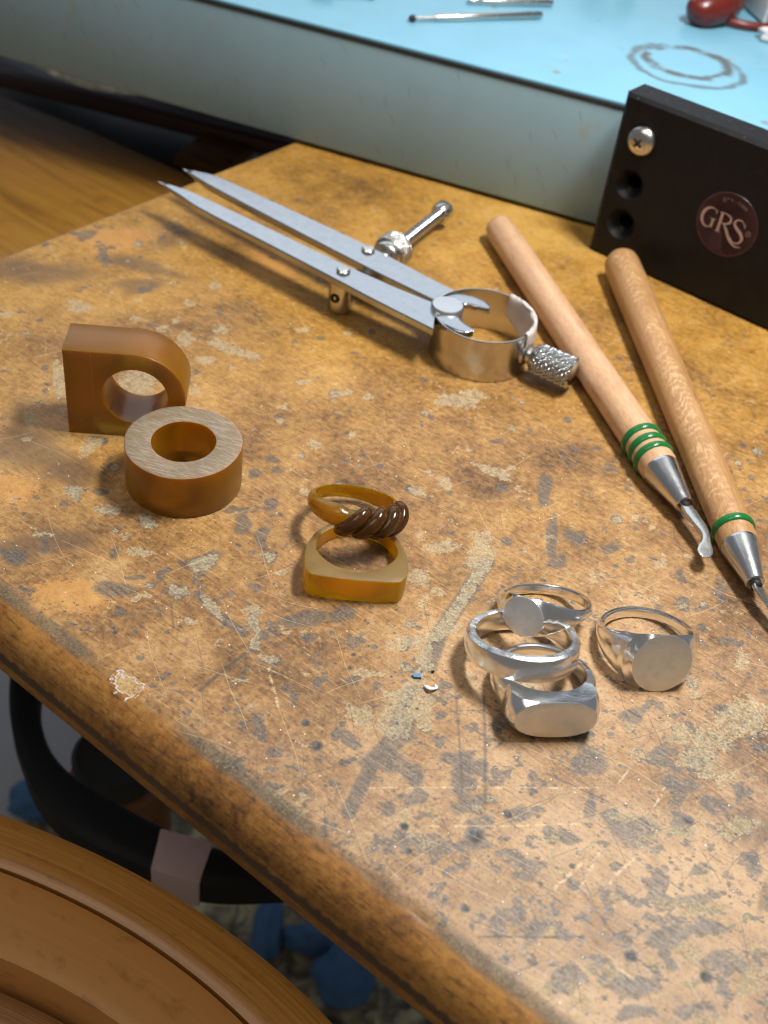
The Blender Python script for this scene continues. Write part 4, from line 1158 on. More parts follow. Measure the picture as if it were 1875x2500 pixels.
R_ = join(stroke([(-2.2, 3.0), (-2.25, -2.9)], [.85, .8], 10, .175), stroke([(-3.1, 3.05), (-.9, 3.15), (.7, 2.5), (.8, 1.0), (-.5, .1), (-2.0, .05)], [.2, .25, .6, .75, .4, .2], z=.18),
          stroke([(-1.0, .05), (.4, -1.6), (2.0, -3.8), (4.2, -5.3), (6.3, -5.0)], [.3, .85, .9, .5, .12], z=.185), stroke([(-3.1, -2.95), (-1.3, -2.95)], [.2, .2], 8, .18))
S_ = join(stroke([(5.6, 1.6), (4.4, 2.9), (2.8, 2.6), (2.3, 1.3), (3.3, .2), (4.9, -.9), (5.9, -2.4), (5.2, -4.0), (3.5, -4.3), (2.2, -3.2)], [.2, .3, .5, .75, .95, 1.0, .85, .5, .3, .2], 60, z=.19),
          stroke([(5.65, 2.3), (5.7, 1.0)], [.2, .3], 8, .195))
for nm, vf in (('letter_g', G_), ('letter_r', R_), ('letter_s', S_)):
    mesh('letter', xf(vf, ST), M_LETTER, stk, origin=og, smooth=0)

def glyph(ch, size):
    cu = bpy.data.curves.new('t', 'FONT')
    cu.body = ch
    cu.size = size
    cu.align_x = 'CENTER'
    to = bpy.data.objects.new('t', cu)
    COL.objects.link(to)
    dg = bpy.context.evaluated_depsgraph_get()
    me = to.evaluated_get(dg).to_mesh()
    V = [tuple(v.co) for v in me.vertices]
    F = [tuple(p.vertices) for p in me.polygons]
    to.evaluated_get(dg).to_mesh_clear()
    bpy.data.objects.remove(to)
    return V, F
M_LETTER_DIM = simple('sticker_small_print', (.27, .17, .15), .4, .12, .5, .03)
txt = 'grs.com'
parts = []
for i, chh in enumerate(txt):
    a = R(90 - 12 - (i - 3) * 9.0 + 8)
    m = Matrix.Translation((7.4 * math.cos(a), 7.4 * math.sin(a), .2)) @ Matrix.Rotation(a - R(90), 4, 'Z')
    parts.append(xf(glyph(chh, 1.9), m))
mesh('small_print', xf(join(*parts), ST), M_LETTER_DIM, stk, origin=og, smooth=0)
vf = join(stroke([(7.3 + .75 * math.cos(t), -.2 + .75 * math.sin(t)) for t in np.linspace(0, 2 * math.pi, 20)], [.14, .14], 40), xf(glyph('R', 1.1), Matrix.Translation((7.3, -.58, .2))))
mesh('registered_mark', xf(vf, ST), M_LETTER_DIM, stk, origin=og, smooth=0)

# ------------------------------------------------------------------ wax-carving tools
def tool(name, label, p_end, p_fer, z_end, z_fer, Lh, prof, rings, wood, blade, fer_r, fer_len):
    a = Vector((p_end[0], p_end[1], z_end)); b = Vector((p_fer[0], p_fer[1], z_fer))
    d = (b - a).normalized()
    root = thing(name, label, 'carving tool', (a.x, a.y, 0), 'wooden-handled carving tools')
    # parts are built in the tool's own frame: z along the handle, x upwards
    root.matrix_world = Matrix.LocRotScale(a * MM, frame((0, 0, 0), d).to_quaternion(), None)
    mesh('handle', lathe(prof, 64), wood, root)
    for z, r in rings:
        V, F = [], []
        for i in range(72):
            for k in range(14):
                A = 2 * math.pi * i / 72; B = 2 * math.pi * k / 14
                rr = r + .66 * math.cos(B) + .05 * math.sin(A * 2 + z)
                V.append((rr * math.cos(A), rr * math.sin(A), z + 1.15 * math.sin(B) + .12 * math.sin(A + z)))
        for i in range(72):
            for k in range(14):
                i2, k2 = (i + 1) % 72, (k + 1) % 14
                F.append((i * 14 + k, i2 * 14 + k, i2 * 14 + k2, i * 14 + k2))
        mesh('rubber_ring', (V, F), M_GREEN, root)
    z0 = Lh
    mesh('ferrule', lathe([(0, z0 - .5), (fer_r - .25, z0 - .5), (fer_r, z0 + .15), (fer_r, z0 + .8), (fer_r * .52, z0 + fer_len - 1.2), (fer_r * .5, z0 + fer_len - .2), (fer_r * .44, z0 + fer_len), (0, z0 + fer_len)], 64), M_FERRULE, root, smooth=25)
    mesh('collar', lathe([(0, z0 + fer_len - .2), (1.35, z0 + fer_len), (1.35, z0 + fer_len + 1.0), (1.1, z0 + fer_len + 1.3), (0, z0 + fer_len + 1.3)], 32), M_DARK, root, smooth=25)
    blade(root, z0 + fer_len)
    return root

def ribbon(path, widths, thick, wdir, bev=.5):
    """flat-section bar along a path; widths across wdir, thickness normal to it"""
    V, F = [], []
    P = [Vector(p) for p in path]
    n = len(P)
    sec = [(math.cos(2 * math.pi * k / 16), math.sin(2 * math.pi * k / 16)) for k in range(16)]
    for i in range(n):
        t = (P[min(i + 1, n - 1)] - P[max(i - 1, 0)]).normalized()
        w = Vector(wdir(i / (n - 1)))
        w = (w - t * w.dot(t)).normalized()
        u = t.cross(w)
        for c, s in sec:
            cc = math.copysign(abs(c) ** bev, c); ss = math.copysign(abs(s) ** bev, s)
            V.append(P[i] + w * (widths[i] / 2 * cc) + u * (thick[i] / 2 * ss))
    for i in range(n - 1):
        for k in range(16):
            k2 = (k + 1) % 16
            F.append((i * 16 + k, i * 16 + k2, (i + 1) * 16 + k2, (i + 1) * 16 + k))
    F.append(tuple(reversed(range(16))))
    F.append(tuple((n - 1) * 16 + k for k in range(16)))
    return [tuple(v) for v in V], F

def blade_spoon(root, z):
    # local: x up, z along the tool, y to the viewer's right
    pts = spline([(0, 0, z), (.1, -.1, z + 4), (.2, -.3, z + 8), (.1, -.15, z + 11), (0, .8, z + 13.3), (-.1, 2.2, z + 15.6), (-.2, 3.6, z + 17.8)], 40)
    w = np.interp(np.linspace(0, 1, 40), [0, .15, .35, .55, .66, .78, .88, .95, 1], [2.6, 3.3, 2.8, 1.9, 2.2, 3.4, 3.7, 2.9, .8])
    t = np.interp(np.linspace(0, 1, 40), [0, .25, .6, .8, 1], [1.8, 1.2, 1.0, .6, .4])
    mesh('blade', ribbon(pts, w, t, lambda k: (0, 1, .6 * k)), M_STEEL_CLEAN, root, smooth=50)

def blade_knife(root, z):
    pts = spline([(0, 0, z), (-.1, -.5, z + 3), (-.4, -1.6, z + 6.5), (-1.2, -3.0, z + 11), (-2.4, -4.4, z + 16), (-3.4, -5.2, z + 20)], 40)
    w = np.interp(np.linspace(0, 1, 40), [0, .12, .3, .6, 1], [2.5, 3.2, 3.3, 2.6, .5])
    t = np.interp(np.linspace(0, 1, 40), [0, .2, .6, 1], [1.5, .8, .6, .25])
    mesh('blade', ribbon(pts, w, t, lambda k: (.5, 1, 0), .35), M_STEEL_CLEAN, root, smooth=50)

Lh1 = (Vector((67.0, 25.6)) - Vector((23.3, 146.0))).length
tool('carving_tool', 'pale beech carving tool with three green rings and a spoon-shaped tip', (23.3, 146.0), (67.0, 25.6), 4.8, 4.7, Lh1,
     [(0, 0), (2.2, .15), (3.6, .9), (4.4, 2.2), (4.8, 4.5), (4.9, 30), (4.9, 70), (4.85, 105), (4.8, Lh1 - 1), (4.55, Lh1), (0, Lh1)],
     [(Lh1 - 11.6, 4.8), (Lh1 - 7.9, 4.8), (Lh1 - 4.2, 4.75)], M_HANDLE, blade_spoon, 4.65, 13.6)
Lh2 = (Vector((83.3, .8)) - Vector((63.3, 131.5))).length
tool('carving_tool', 'darker figured-wood carving tool with one green ring, beside the black block', (63.3, 131.5), (83.3, .8), 5.6, 4.7, Lh2,
     [(0, 0), (3.6, .1), (4.8, .7), (5.35, 1.8), (5.6, 4), (5.6, 20), (5.2, 60), (4.9, 100), (4.6, Lh2 - 1), (4.4, Lh2), (0, Lh2)],
     [(Lh2 - 5.0, 4.6)], M_HANDLE_LACE, blade_knife, 4.45, 12.6)

# ------------------------------------------------------------------ spring dividers
oc_ = (9, 76, 0)
div = thing('spring_dividers', 'steel spring dividers with two pointed legs and a knurled grip, lying on the bench', 'dividers', oc_)
def leg(inner, outer, zt, zb):
    """plan outline: inner edge and outer edge from pivot to tip (same count); tapers in height at the tip"""
    n = len(inner)
    V, F = [], []
    for i in range(n):
        t = i / (n - 1)
        a, b = np.array(inner[i], float), np.array(outer[i], float)
        k = min(1, (1 - t) / .2) ** .8
        zm = (zt + zb) / 2 + .7
        z1, z0 = zm + (zt - zm) * k, zm + (zb - zm) * k
        w = b - a
        L = np.linalg.norm(w) + 1e-6
        e = min(.35, L * .25)
        u = w / L
        c = min(.35, (z1 - z0) * .25)
        for p, z in ((a + u * e, z1), (b - u * e, z1), (b, z1 - c), (b, z0 + c), (b - u * e, z0), (a + u * e, z0), (a, z0 + c), (a, z1 - c)):
            V.append((p[0], p[1], z))
    for i in range(n - 1):
        for k in range(8):
            k2 = (k + 1) % 8
            F.append((i * 8 + k, i * 8 + k2, (i + 1) * 8 + k2, (i + 1) * 8 + k))
    F.append(tuple(reversed(range(8)))); F.append(tuple((n - 1) * 8 + k for k in range(8)))
    return V, F
ZL1, ZL0 = 12.2, 9.9
n_in = spline([(6.2, 77.6), (-8, 84.7), (-23.2, 93.4), (-46, 107.5), (-68, 120.8), (-76, 125.2), (-84.8, 128.6)], 40)
n_out = spline([(6.2, 63.8), (-10, 74.2), (-24, 83.8), (-46, 98.6), (-67.7, 113.2), (-76, 120.4), (-84.9, 128.3)], 40)
f_in = spline([(5.6, 79.2), (-8, 87.8), (-20, 95.8), (-42, 111.0), (-65.2, 127.3), (-72, 132.6), (-79.6, 139.5)], 40)
f_out = spline([(13.6, 84.6), (-2, 95.6), (-16.5, 105.9), (-42, 121.6), (-65, 135.4), (-72, 138.2), (-79.7, 139.9)], 40)
for a, b in ((n_in, n_out), (f_in, f_out)):
    mesh('leg', leg(a, b, ZL1, ZL0), M_STEEL, div, origin=oc_, smooth=30)
# pivot stud between the leg ends and the spring
mesh('pivot', xf(lathe([(0, 3), (4.2, 3), (4.6, 3.4), (4.6, 13.3), (4.2, 13.8), (0, 13.9)], 48), Matrix.Translation((9.4, 75.2, 0))), metal('dusty_steel', (.66, .67, .68), .36, rvar=.1, bstr=.2, dust=.5), div, origin=oc_)
# rivets
for x, y in ((-21.3, 87.9), (-15.6, 102.3)):
    mesh('rivet', xf(lathe([(0, ZL1 - .3), (2.0, ZL1 - .3), (2.05, ZL1 + .5), (1.6, ZL1 + .95), (0, ZL1 + 1.05)], 32), Matrix.Translation((x, y, 0))), M_STEEL_CLEAN, div, origin=oc_)
# spring ring: flat strip of steel, open at the pivot
rc = np.array((20.1, 74.1)); rr = 14.2
def spring():
    V, F = [], []
    a0 = math.atan2(75.2 - rc[1], 9.4 - rc[0])
    n = 110
    prof = [(rr, .25), (rr + .18, .0), (rr + .42, .0), (rr + .6, .25), (rr + .6, 12.7), (rr + .42, 12.95), (rr + .18, 12.95), (rr, 12.7)]
    for i in range(n + 1):
        a = a0 + R(15) + (2 * math.pi - R(30)) * i / n
        for r, z in prof:
            V.append((rc[0] + (r - .45) * math.cos(a), rc[1] + (r - .45) * math.sin(a), z))
    for i in range(n):
        for k in range(8):
            k2 = (k + 1) % 8
            F.append((i * 8 + k, (i + 1) * 8 + k, (i + 1) * 8 + k2, i * 8 + k2))
    F.append(tuple(range(8))); F.append(tuple(n * 8 + k for k in reversed(range(8))))
    return V, F
mesh('spring', spring(), metal('spring_steel', (.60, .57, .52), .24, brush=(1, 1, .08), rvar=.06, bstr=.08, tarn=.15), div, origin=oc_, smooth=30)
# leg heels curling inside the spring
for sgn, pts in ((1, [(10.5, 79.2), (13.5, 81.2), (17.5, 80.6), (21.2, 78.2)]), (-1, [(9.6, 71.0), (11.4, 68.0), (14.2, 65.8), (17.2, 65.2)])):
    P = spline([(x, y, 11.9) for x, y in pts], 24)
    w = np.interp(np.linspace(0, 1, 24), [0, .3, .8, 1], [6.5, 6.0, 4.0, 1.2])
    mesh('heel', ribbon(P, w, [2.0] * 24, lambda k: (.35, .9, 0), .35), M_STEEL, div, origin=oc_, smooth=40)
# screw, posts, nut
pa, pb = Vector((-21.2, 87.2, 6.0)), Vector((6.2, 149.8, 6.0))
sd = (pb - pa).normalized(); sl = (pb - pa).length
def post(x, y):
    bm = bmesh.new()
    V, F = lathe([(0, .1), (3.2, .1), (3.6, .5), (3.6, 9.6), (3.3, 9.9), (0, 9.9)], 40)
    return V, F
for x, y in ((-21.3, 87.6), (-15.0, 101.4)):
    pst = mesh('post', xf(post(x, y), Matrix.Translation((x, y, 0))), M_STEEL_CLEAN, div, origin=oc_)
    mesh('bore', xf(lathe([(0, 3.3), (1.5, 3.3), (1.5, 3.72), (1.25, 3.75), (0, 3.5)], 28), frame((x, y, 5.2), -sd)), M_BLACKHOLE, pst, origin=oc_)
def thread(r, z, a):
    return r + .13 * math.sin(z * 2 * math.pi / .75 + a)
prof = [(0, 2.0)] + [(1.9, z) for z in np.arange(2.2, sl - 3, .16)] + [(1.4, sl - 3), (0, sl - 3)]
mesh('adjusting_screw', xf(lathe(prof, 20, lambda r, z, a: thread(r, z, a) if r > 1.85 else r), frame(pa, sd)), M_STEEL, div, origin=oc_)
mesh('screw_end', xf(lathe([(0, sl - 5.6), (2.6, sl - 5.6), (3.3, sl - 4.4), (3.35, sl - 1.4), (2.7, sl - .3), (0, sl)], 32), frame(pa, sd)), M_STEEL_CLEAN, div, origin=oc_)
def knurl(r, z, a, n=26, k=2.1, h=.42):
    s1, s2 = abs(math.sin(n / 2 * a + k * z)), abs(math.sin(n / 2 * a - k * z))
    return r + h * (min(s1, s2) * 1.3 - .5)
nz0 = (Vector((-11.4, 110.5, 6.0)) - pa).dot(sd)
prof = [(0, nz0), (4.2, nz0), (4.6, nz0 + .3), (4.6, nz0 + 3.4), (4.3, nz0 + 3.9)] + [(5.4, nz0 + 4.1 + z) for z in np.arange(0, 4.4, .12)] + [(4.4, nz0 + 8.7), (3.4, nz0 + 8.9), (3.0, nz0 + 10.5), (0, nz0 + 10.5)]
mesh('knurled_nut', xf(lathe(prof, 200, lambda r, z, a: knurl(r, z, a, 40, 2.4, .45) if r > 5.1 else r), frame(pa, sd)), M_STEEL_CLEAN, div, origin=oc_, smooth=180)
# knurled grip
gd = Vector((.885, -.465, 0)).normalized()
gp = Vector((rc[0] + gd.x * 14.0, rc[1] + gd.y * 14.0, 6.4))
mesh('grip_neck', xf(lathe([(0, -1.2), (3.4, -1.2), (3.4, .6), (2.4, 1.2), (2.4, 2.6), (3.0, 3.0), (0, 3.0)], 40), frame(gp, gd)), M_STEEL_CLEAN, div, origin=oc_)
prof = [(0, 2.4), (3.2, 2.4), (3.75, 2.9), (3.8, 4.0)] + [(4.05, z) for z in np.arange(4.2, 14.6, .11)] + [(3.7, 14.8), (3.5, 15.0), (0, 15.0)]
mesh('knurled_grip', xf(lathe(prof, 204, lambda r, z, a: knurl(r, z, a, 13, 1.55, .75) if r > 4.0 else r), frame(gp, gd)), metal('knurled_steel', (.5, .52, .52), .2, rvar=.06, bstr=.05), div, origin=oc_, smooth=180)
# scrap of tape folded over the spring rim
def tape():
    V, F = [], []
    na, nv = 26, 22
    for i in range(na):
        t = i / (na - 1)
        a = R(-36 + 96 * t)
        dn_in = 4.5 + 5.0 * math.sin(t * 2.6) + .9 * math.sin(t * 11)
        dn_out = 7.5 + 1.4 * math.sin(t * 5 + 1)
        for k in range(nv):
            s = k / (nv - 1)
            L = -dn_in + (dn_in + dn_out + 1.6) * s     # signed path over the rim
            wob = .18 * math.sin(t * 17 + s * 6) + .14 * math.sin(s * 19 + t * 5)
            if L < 0:
                r, z = rr - .45 - .16 + wob * .9 - .25, 13.2 + L
            elif L < 1.6:
                b = math.pi * L / 1.6
                r, z = rr - .2 - .55 * math.cos(b), 13.2 + .45 * math.sin(b)
            else:
                r, z = rr + .38 + abs(wob) * .8, 13.2 - (L - 1.6)
            V.append((rc[0] + r * math.cos(a), rc[1] + r * math.sin(a), z))
    for i in range(na - 1):
        for k in range(nv - 1):
            q = i * nv + k
            F.append((q, q + nv, q + nv + 1, q + 1))
    return V, F
tp = mesh('tape', tape(), M_TAPE, div, origin=oc_, smooth=60)
md = tp.modifiers.new('solid', 'SOLIDIFY'); md.thickness = .12 * MM; md.offset = 0
tp['label'] = 'scrap of pale pinkish tape folded over the spring rim'

# ------------------------------------------------------------------ wax pieces
def block_wax():
    T = 11.8
    m = Matrix.Translation((-79.0, 12.9, 0)) @ Matrix.Rotation(R(6.5), 4, 'Z')
    cx, cz, rad, hr = 16.4, 12.0, 12.0, 7.7
    seg = 96
    outl, hol = [], []
    for i in range(seg):
        a = 2 * math.pi * i / seg
        dx, dz = math.cos(a), math.sin(a)
        if dx >= 0:
            t = rad
        else:
            tx = -cx / dx
            tz = (rad / abs(dz)) if abs(dz) > 1e-6 else 1e9
            t = min(tx, tz)
        outl.append((cx + dx * t, cz + dz * t))
        hol.append((cx + dx * hr, cz + dz * hr))
    # snap to the two square corners
    for c in ((0, 0), (0, 24)):
        k = min(range(seg), key=lambda q: (outl[q][0] - c[0]) ** 2 + (outl[q][1] - c[1]) ** 2)
        outl[k] = c
    def ring(loop, y, off, inward):
        n = len(loop)
        out = []
        for i in range(n):
            p0, p1, p = np.array(loop[i - 1]), np.array(loop[(i + 1) % n]), np.array(loop[i])
            t = p1 - p0
            nn = np.array((-t[1], t[0])) / (np.linalg.norm(t) + 1e-9)
            out.append((*(p + nn * off * inward), y))
        return [(x, y_, z) for x, z, y_ in out]
    loops = []
    b = .35
    for y, o in ((b * 0, b), (b * .3, b * .3), (b, 0), (T / 2, 0), (T - b, 0), (T - b * .3, b * .3), (T, b)):
        loops.append(ring(outl, y, o, 1))
    hl = []
    for y, o in ((T, b * .5), (T - b * .5, 0), (T / 2, 0), (b * .5, 0), (0, b * .5)):
        hl.append(ring(hol, y, o, -1))
    allr = loops + hl
    V = [v for l in allr for v in l]
    F = []
    n = len(allr)
    for i in range(n):
        for k in range(seg):
            i2, k2 = (i + 1) % n, (k + 1) % seg
            F.append((i * seg + k, i * seg + k2, i2 * seg + k2, i2 * seg + k))
    return xf((V, F), m)
def make_two_mat(o, mats, test):
    o.data.materials.clear()
    for m in mats:
        o.data.materials.append(m)
    for p in o.data.polygons:
        p.material_index = test(p)
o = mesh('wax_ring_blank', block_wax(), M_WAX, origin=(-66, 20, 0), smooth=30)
make_two_mat(o, [M_WAX, M_WAX_MATTE_SHADED], lambda p: 1 if (-p.normal.y * .99 + p.normal.x * .11) > .9 else 0)
tag(o, 'brown wax ring blank standing upright, square at one end, with round hole', 'wax blank')

def wax_tube():
    r0, r1, h = 7.35, 13.5, 11.9
    prof = [(r0, .3), (r0 + .3, 0), (r1 - .4, 0), (r1 - .1, .15), (r1, .5), (r1, h - .35), (r1 - .1, h - .1), (r1 - .35, h), (r0 + .3, h), (r0 + .08, h - .1), (r0, h - .4), (r0, .3)]
    V, F = [], []
    seg = 128
    n = len(prof)
    for i in range(n - 1):
        r, z = prof[i]
        for k in range(seg):
            a = 2 * math.pi * k / seg
            e = 1 + .004 * math.sin(3 * a) + .003 * math.sin(7 * a)
            if abs(a - R(274)) < .03 and r > 13:
                e -= .004
            V.append((r * e * math.cos(a), r * e * math.sin(a), z + (.18 * math.cos(a - 1) if z > h / 2 else 0)))
    n -= 1
    for i in range(n):
        for k in range(seg):
            i2, k2 = (i + 1) % n, (k + 1) % seg
            F.append((i * seg + k, i * seg + k2, i2 * seg + k2, i2 * seg + k))
    return V, F
o = mesh('wax_ring_tube', wax_tube(), M_WAX, smooth=30)
make_two_mat(o, [M_WAX, M_WAX_SAWN], lambda p: 1 if p.normal.z > .85 else 0)
o.location = Vector((-47.9, 1.0, .02)) * MM
tag(o, 'short thick round brown wax tube with scratched sawn top, lying flat', 'wax tube')

def place(o, m):
    mw = m.copy()
    mw.translation = mw.translation * MM
    o.matrix_world = mw

def loft_ring(sections, closed=True):
    """sections: list of equal-length point loops around the ring"""
    m = len(sections[0]); n = len(sections)
    V = [p for s in sections for p in s]
    F = []
    for i in range(n if closed else n - 1):
        for k in range(m):
            i2, k2 = (i + 1) % n, (k + 1) % m
            F.append((i * m + k, i * m + k2, i2 * m + k2, i2 * m + k))
    if not closed:
        F.append(tuple(reversed(range(m)))); F.append(tuple((n - 1) * m + k for k in range(m)))
    return V, F

# wax signet lying flat, its broad face to the front
def wax_signet():
    ri = 9.0
    side = spline([(0, 10.6), (5.5, 9.1), (9.2, 5.3), (10.75, 1), (11.3, -3), (11.2, -6.6), (10.75, -9.2), (9.9, -10.75)], 60)
    front = spline([(9.5, -11.0), (8, -11.25), (4, -11.6), (0, -11.7)], 14)
    right = [tuple(q) for q in side] + [tuple(q) for q in front]
    poly = right + [(-x, y) for x, y in reversed(right[:-1])][:-1]
    poly = np.array(poly)
    secs = []
    N = 220
    ang = np.unwrap(np.arctan2(poly[:, 1], poly[:, 0]))
    r = np.hypot(poly[:, 0], poly[:, 1])
    o = np.argsort(ang); ang, r = ang[o], r[o]
    for k in range(N):
        a = ang[0] + 2 * math.pi * k / N
        ro = np.interp(a, np.concatenate([ang, [ang[0] + 2 * math.pi]]), np.concatenate([r, [r[0]]]))
        y = math.sin(a)
        f = max(0, min(1, (.55 - y) / 1.4))
        f = f * f * (3 - 2 * f)
        h = 4.0 + 2.5 * f
        b = .3
        sec = []
        for rho, z in ((ri + .15, 0), (ro - b, 0), (ro - .08, .12), (ro, b + .1), (ro + .12 * f, h * .5), (ro, h - b - .1), (ro - .1, h - .1), (ro - b - .1, h), (ri + .35, h), (ri + .08, h - .1), (ri, h - .4), (ri, .3)):
            sec.append((rho * math.cos(a), rho * math.sin(a), z))
        secs.append(sec)
    return loft_ring(secs)
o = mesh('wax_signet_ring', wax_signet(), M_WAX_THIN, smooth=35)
make_two_mat(o, [M_WAX_THIN, M_WAX_SHADED_TOP], lambda p: 1 if p.normal.z > .6 else 0)  # up-facing faces take the dulled copy of the wax
place(o, Matrix.Translation((-4.8, -19.0, .02)) @ Matrix.Rotation(R(4), 4, 'Z'))
tag(o, 'translucent honey-coloured wax signet ring with plain flat front, lying flat', 'ring', 'wax rings')

# wax ring with a rope twist, leaning on the signet
def twist_parts():
    secs = []
    N = 200
    for k in range(N):
        a = 2 * math.pi * k / N         # 0 = front (-y), growing towards +x
        aa = (a + math.pi) % (2 * math.pi) - math.pi
        f = max(0, math.cos(aa * .55)) ** 2
        inside = math.exp(-(max(0, abs(aa - R(2)) - R(38)) / R(9)) ** 2)
        w = 1.55 + 1.55 * f
        t = 1.35 + 1.35 * f
        w = w * (1 - .3 * inside); t = t * (1 - .25 * inside)
        ri = 8.9
        d = (math.sin(a), -math.cos(a))
        sec = []
        for q in np.linspace(-1, 1, 13):
            rho = ri + t * (1 - abs(q) ** 2.6) ** .7
            sec.append((d[0] * rho, d[1] * rho, q * w))
        for q in np.linspace(1, -1, 7)[1:-1]:
            rho = ri - .25 * (1 - q * q)
            sec.append((d[0] * rho, d[1] * rho, q * w * .97))
        secs.append(sec)
    strands = []
    for i in range(4):
        a0 = R(-30 + i * 20.5)
        path, rad = [], []
        for t in np.linspace(-1, 1, 34):
            sec = t * R(112)
            phi = a0 + t * R(20)
            rm = 2.2
            rho = 10.1 + rm * math.cos(sec) * (.75 if math.cos(sec) < 0 else 1)
            z = rm * 1.15 * math.sin(sec)
            path.append((rho * math.sin(phi), -rho * math.cos(phi), z))
            rad.append(1.8 * max(.12, (1 - abs(t) ** 3.0)) ** .55 * (1 - .12 * (i == 3)))
        strands.append(tube(path, rad, 20, .95))
    return loft_ring(secs), strands
tw_m = Matrix.Translation((-7.2, -6.6, 6.55)) @ Matrix.Rotation(R(-21), 4, 'X') @ Matrix.Rotation(R(3), 4, 'Y') @ Matrix.Rotation(R(34), 4, 'Z')
tw = thing('wax_twist_ring', 'dark brown wax ring with rope-twist front, leaning on the honey-coloured wax ring', 'ring', (0, 0, 0), 'wax rings')
b_, s_ = twist_parts()
mesh('band', b_, M_WAX_RING, tw, smooth=60)
for q in s_:
    mesh('strand', q, M_WAX_DARK, tw, smooth=60)
place(tw, tw_m)

# ------------------------------------------------------------------ silver rings
def signet(ri, D, a, b, ne, ws, ts, phis, kap, dome=.35, power=1.0, win=.8, shank_w_back=None):
    secs = []
    N, K = 240, 25
    for k in range(N):
        phi = -math.pi + 2 * math.pi * k / N
        d = (math.sin(phi), -math.cos(phi))
        u = min(1, abs(phi) / phis)
        f = (.5 + .5 * math.cos(math.pi * u)) ** power
        w = ws + (b * 1.0 - ws) * f
        t = ts * (1 + .5 * f)
        sec = []
        for q in np.linspace(-1, 1, K):
            z = q * w
            rs = ri + t * (1 - dome * abs(q) ** 2.4) if abs(q) < 1 else ri + t * (1 - dome) * .85
            rho = rs
            if abs(phi) < R(78):
                x = D * math.tan(phi)
                e = (abs(x / a) ** ne + abs(z / b) ** ne) ** (1 / ne)
                rh = (D + kap * (1 - e)) / math.cos(phi)
                sm = .06 + 2.6 * max(0, min(1, (e - 1) / .45))
                h = max(0, sm - abs(rh - rs)) / sm
                rho = max(rs, rh) + h * h * sm / 4
                rho = min(rho, D / math.cos(phi) + 1.2)
            sec.append((d[0] * rho, d[1] * rho, z))
        wi = w * (win if f > 0 else 1) if False else w * (1 - (1 - win) * f)
        for q in np.linspace(1, -1, 9):
            rho = ri + .22 * abs(q) ** 6
            sec.append((d[0] * rho, d[1] * rho, q * wi * .98))
        secs.append(sec)
    V, F = loft_ring(secs)
    bm = bmesh.new()
    vs = [bm.verts.new(v) for v in V]
    for f in F:
        bm.faces.new([vs[i] for i in f])
    g = bmesh.ops.bisect_plane(bm, geom=list(bm.verts) + list(bm.edges) + list(bm.faces), plane_co=(0, -D, 0), plane_no=(0, -1, 0), clear_outer=True, dist=1e-5)
    edges = [e for e in g['geom_cut'] if isinstance(e, bmesh.types.BMEdge)]
    loop = sorted({v for e in edges for v in e.verts}, key=lambda v: math.atan2(v.co.z, v.co.x))
    rim = [tuple(v.co) for v in loop]
    return bm, rim

def silver_ring(name, label, args, m, face_mat=M_SILVER_MATTE, body=M_SILVER):
    root = thing(name, label, 'ring', (0, 0, 0), 'silver rings')
    bm, rim = signet(**args)
    bm_obj('band', bm, body, root, smooth=35)
    # flat face: a thin lid closing the cut, its rim softened
    n = len(rim)
    c = np.mean(np.array(rim), 0)
    V, F = [], []
    for sc, dy in ((1.0, 0.0), (.985, -.06), (.965, -.1), (.5, -.1)):
        for p in rim:
            q = c + (np.array(p) - c) * sc
            V.append((q[0], q[1] + dy, q[2]))
    for i in range(3):
        for k in range(n):
            k2 = (k + 1) % n
            F.append((i * n + k, i * n + k2, (i + 1) * n + k2, (i + 1) * n + k))
    F.append(tuple(3 * n + k for k in range(n)))
    mesh('face', (V, F), face_mat, root, smooth=25)
    place(root, m)
    # let it rest: shift so that the lowest point touches the given height
    return root

def settle(root, z):
    bpy.context.view_layer.update()
    lo = min((c.matrix_world @ v.co).z for c in root.children for v in c.data.vertices)
    root.location.z += z * MM - lo
    return root

# lone round-faced signet on the right
r1 = silver_ring('signet_ring', 'silver signet ring with large round brushed face, standing apart from the stack',
                 dict(ri=9.0, D=11.0, a=6.3, b=6.9, ne=2, ws=1.2, ts=1.6, phis=R(120), kap=5.5, power=1.0, win=.7),
                 Matrix.Translation((58.9, -32.0, 6)) @ Matrix.Rotation(R(9), 4, 'Z') @ Matrix.Rotation(R(-15.5), 4, 'X'))
settle(r1, .02)
# broad oblong signet, front of the stack
r2 = silver_ring('signet_ring', 'heavy silver signet ring with broad oblong face, at the front of the stack',
                 dict(ri=8.5, D=12.6, a=8.2, b=4.4, ne=2.4, ws=1.6, ts=1.9, phis=R(125), kap=6, power=.75, win=.88),
                 Matrix.Translation((36.4, -48.0, 5)) @ Matrix.Rotation(R(10), 4, 'Z') @ Matrix.Rotation(R(-10.5), 4, 'X'))
settle(r2, .02)
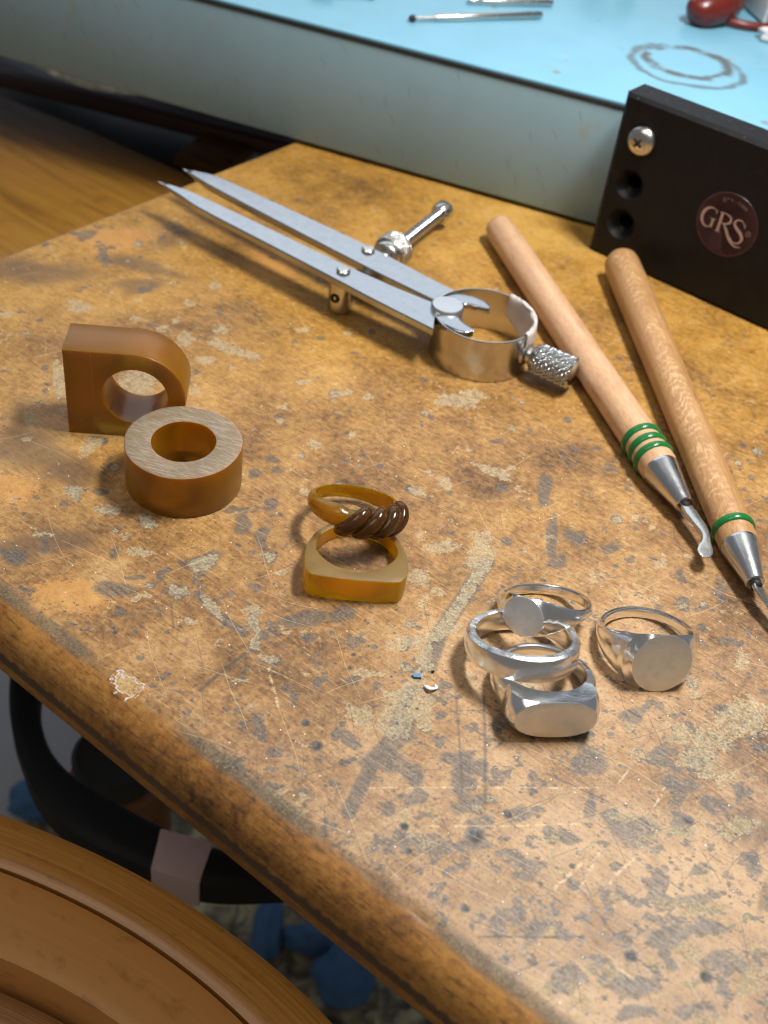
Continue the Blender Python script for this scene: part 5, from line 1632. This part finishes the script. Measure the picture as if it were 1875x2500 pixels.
# plain flat band leaning on it
def plain_band():
    secs = []
    N = 180
    for k in range(N):
        phi = 2 * math.pi * k / N
        d = (math.sin(phi), -math.cos(phi))
        f = max(0, math.cos(phi))
        w = 2.3 + .45 * f
        ri, ro = 9.7, 11.75 + .12 * math.sin(3 * phi)
        j = .03 * math.sin(phi * 7) + .02 * math.sin(phi * 17 + 1)
        sec = []
        for rho, z in ((ri + .1, -w), (ro - .35, -w), (ro - .05, -w + .25), (ro, -w + .6), (ro + .12, 0), (ro, w - .75), (ro - .12, w - .45), (ro - .75, w + j), (ri + .45, w + j), (ri + .1, w - .25), (ri, w - .6), (ri, -w + .4)):
            sec.append((d[0] * rho, d[1] * rho, z))
        secs.append(sec)
    return loft_ring(secs)
o = mesh('band_ring', plain_band(), M_SILVER, smooth=30)
make_two_mat(o, [M_SILVER, M_SILVER_RIM], lambda p: 1 if p.normal.z > .5 else 0)
tag(o, 'plain wide silver band ring with filed rim, middle of the stack', 'ring', 'silver rings')
place(o, Matrix.Translation((31.9, -41.6, 6.15)) @ Matrix.Rotation(R(-18.5), 4, 'X') @ Matrix.Rotation(R(-3), 4, 'Y'))
# small oval signet leaning on the band
r4 = silver_ring('signet_ring', 'slender silver ring with small oval satin face, topmost at the back of the stack',
                 dict(ri=8.7, D=10.9, a=4.6, b=4.3, ne=2, ws=1.15, ts=1.45, phis=R(95), kap=6, power=1.1, win=.75),
                 Matrix.Translation((37.0, -28.0, 7)) @ Matrix.Rotation(R(-25), 4, 'X') @ Matrix.Rotation(R(-4), 4, 'Y') @ Matrix.Rotation(R(-30), 4, 'Z'))
settle(r4, .02)

# ------------------------------------------------------------------ crumbs on the bench
def flake(c, s, seed, h=.5):
    rnd = random.Random(seed)
    n = 7
    poly = [(c[0] + s[0] * math.cos(2 * math.pi * k / n) * rnd.uniform(.5, 1.1), c[1] + s[1] * math.sin(2 * math.pi * k / n) * rnd.uniform(.5, 1.1)) for k in range(n)]
    bm = prism_bm(poly, .05, .05 + h, .06, 1)
    for v in bm.verts:
        v.co.z += .35 * rnd.random() * (v.co.z > .2)
    return bm
tag(bm_obj('paint_flake', flake((11.2, -49.2), (1.7, .9), 3, .15), M_BLUECHIP, origin=(11.2, -49.2, 0)), 'tiny blue paint flake lying left of the silver band ring', 'flake')
tag(mesh('wax_shaving', tube(spline([(13.0, -51.6, .4), (14.2, -52.6, .9), (15.4, -51.9, .5), (15.2, -50.9, .35)], 14), [.1, .3, .4, .45, .45, .4, .4, .35, .35, .3, .3, .25, .2, .1], 8, .4), M_WHITEFLAKE, origin=(14, -52, 0)),
    'tiny curled white shaving just below the blue paint flake', 'shaving')
tag(bm_obj('grit_crumb', flake((14.5, -47.6), (.4, .3), 5, .25), M_DARK, origin=(14.5, -47.6, 0)), 'tiny black crumb right of the blue paint flake', 'crumb')
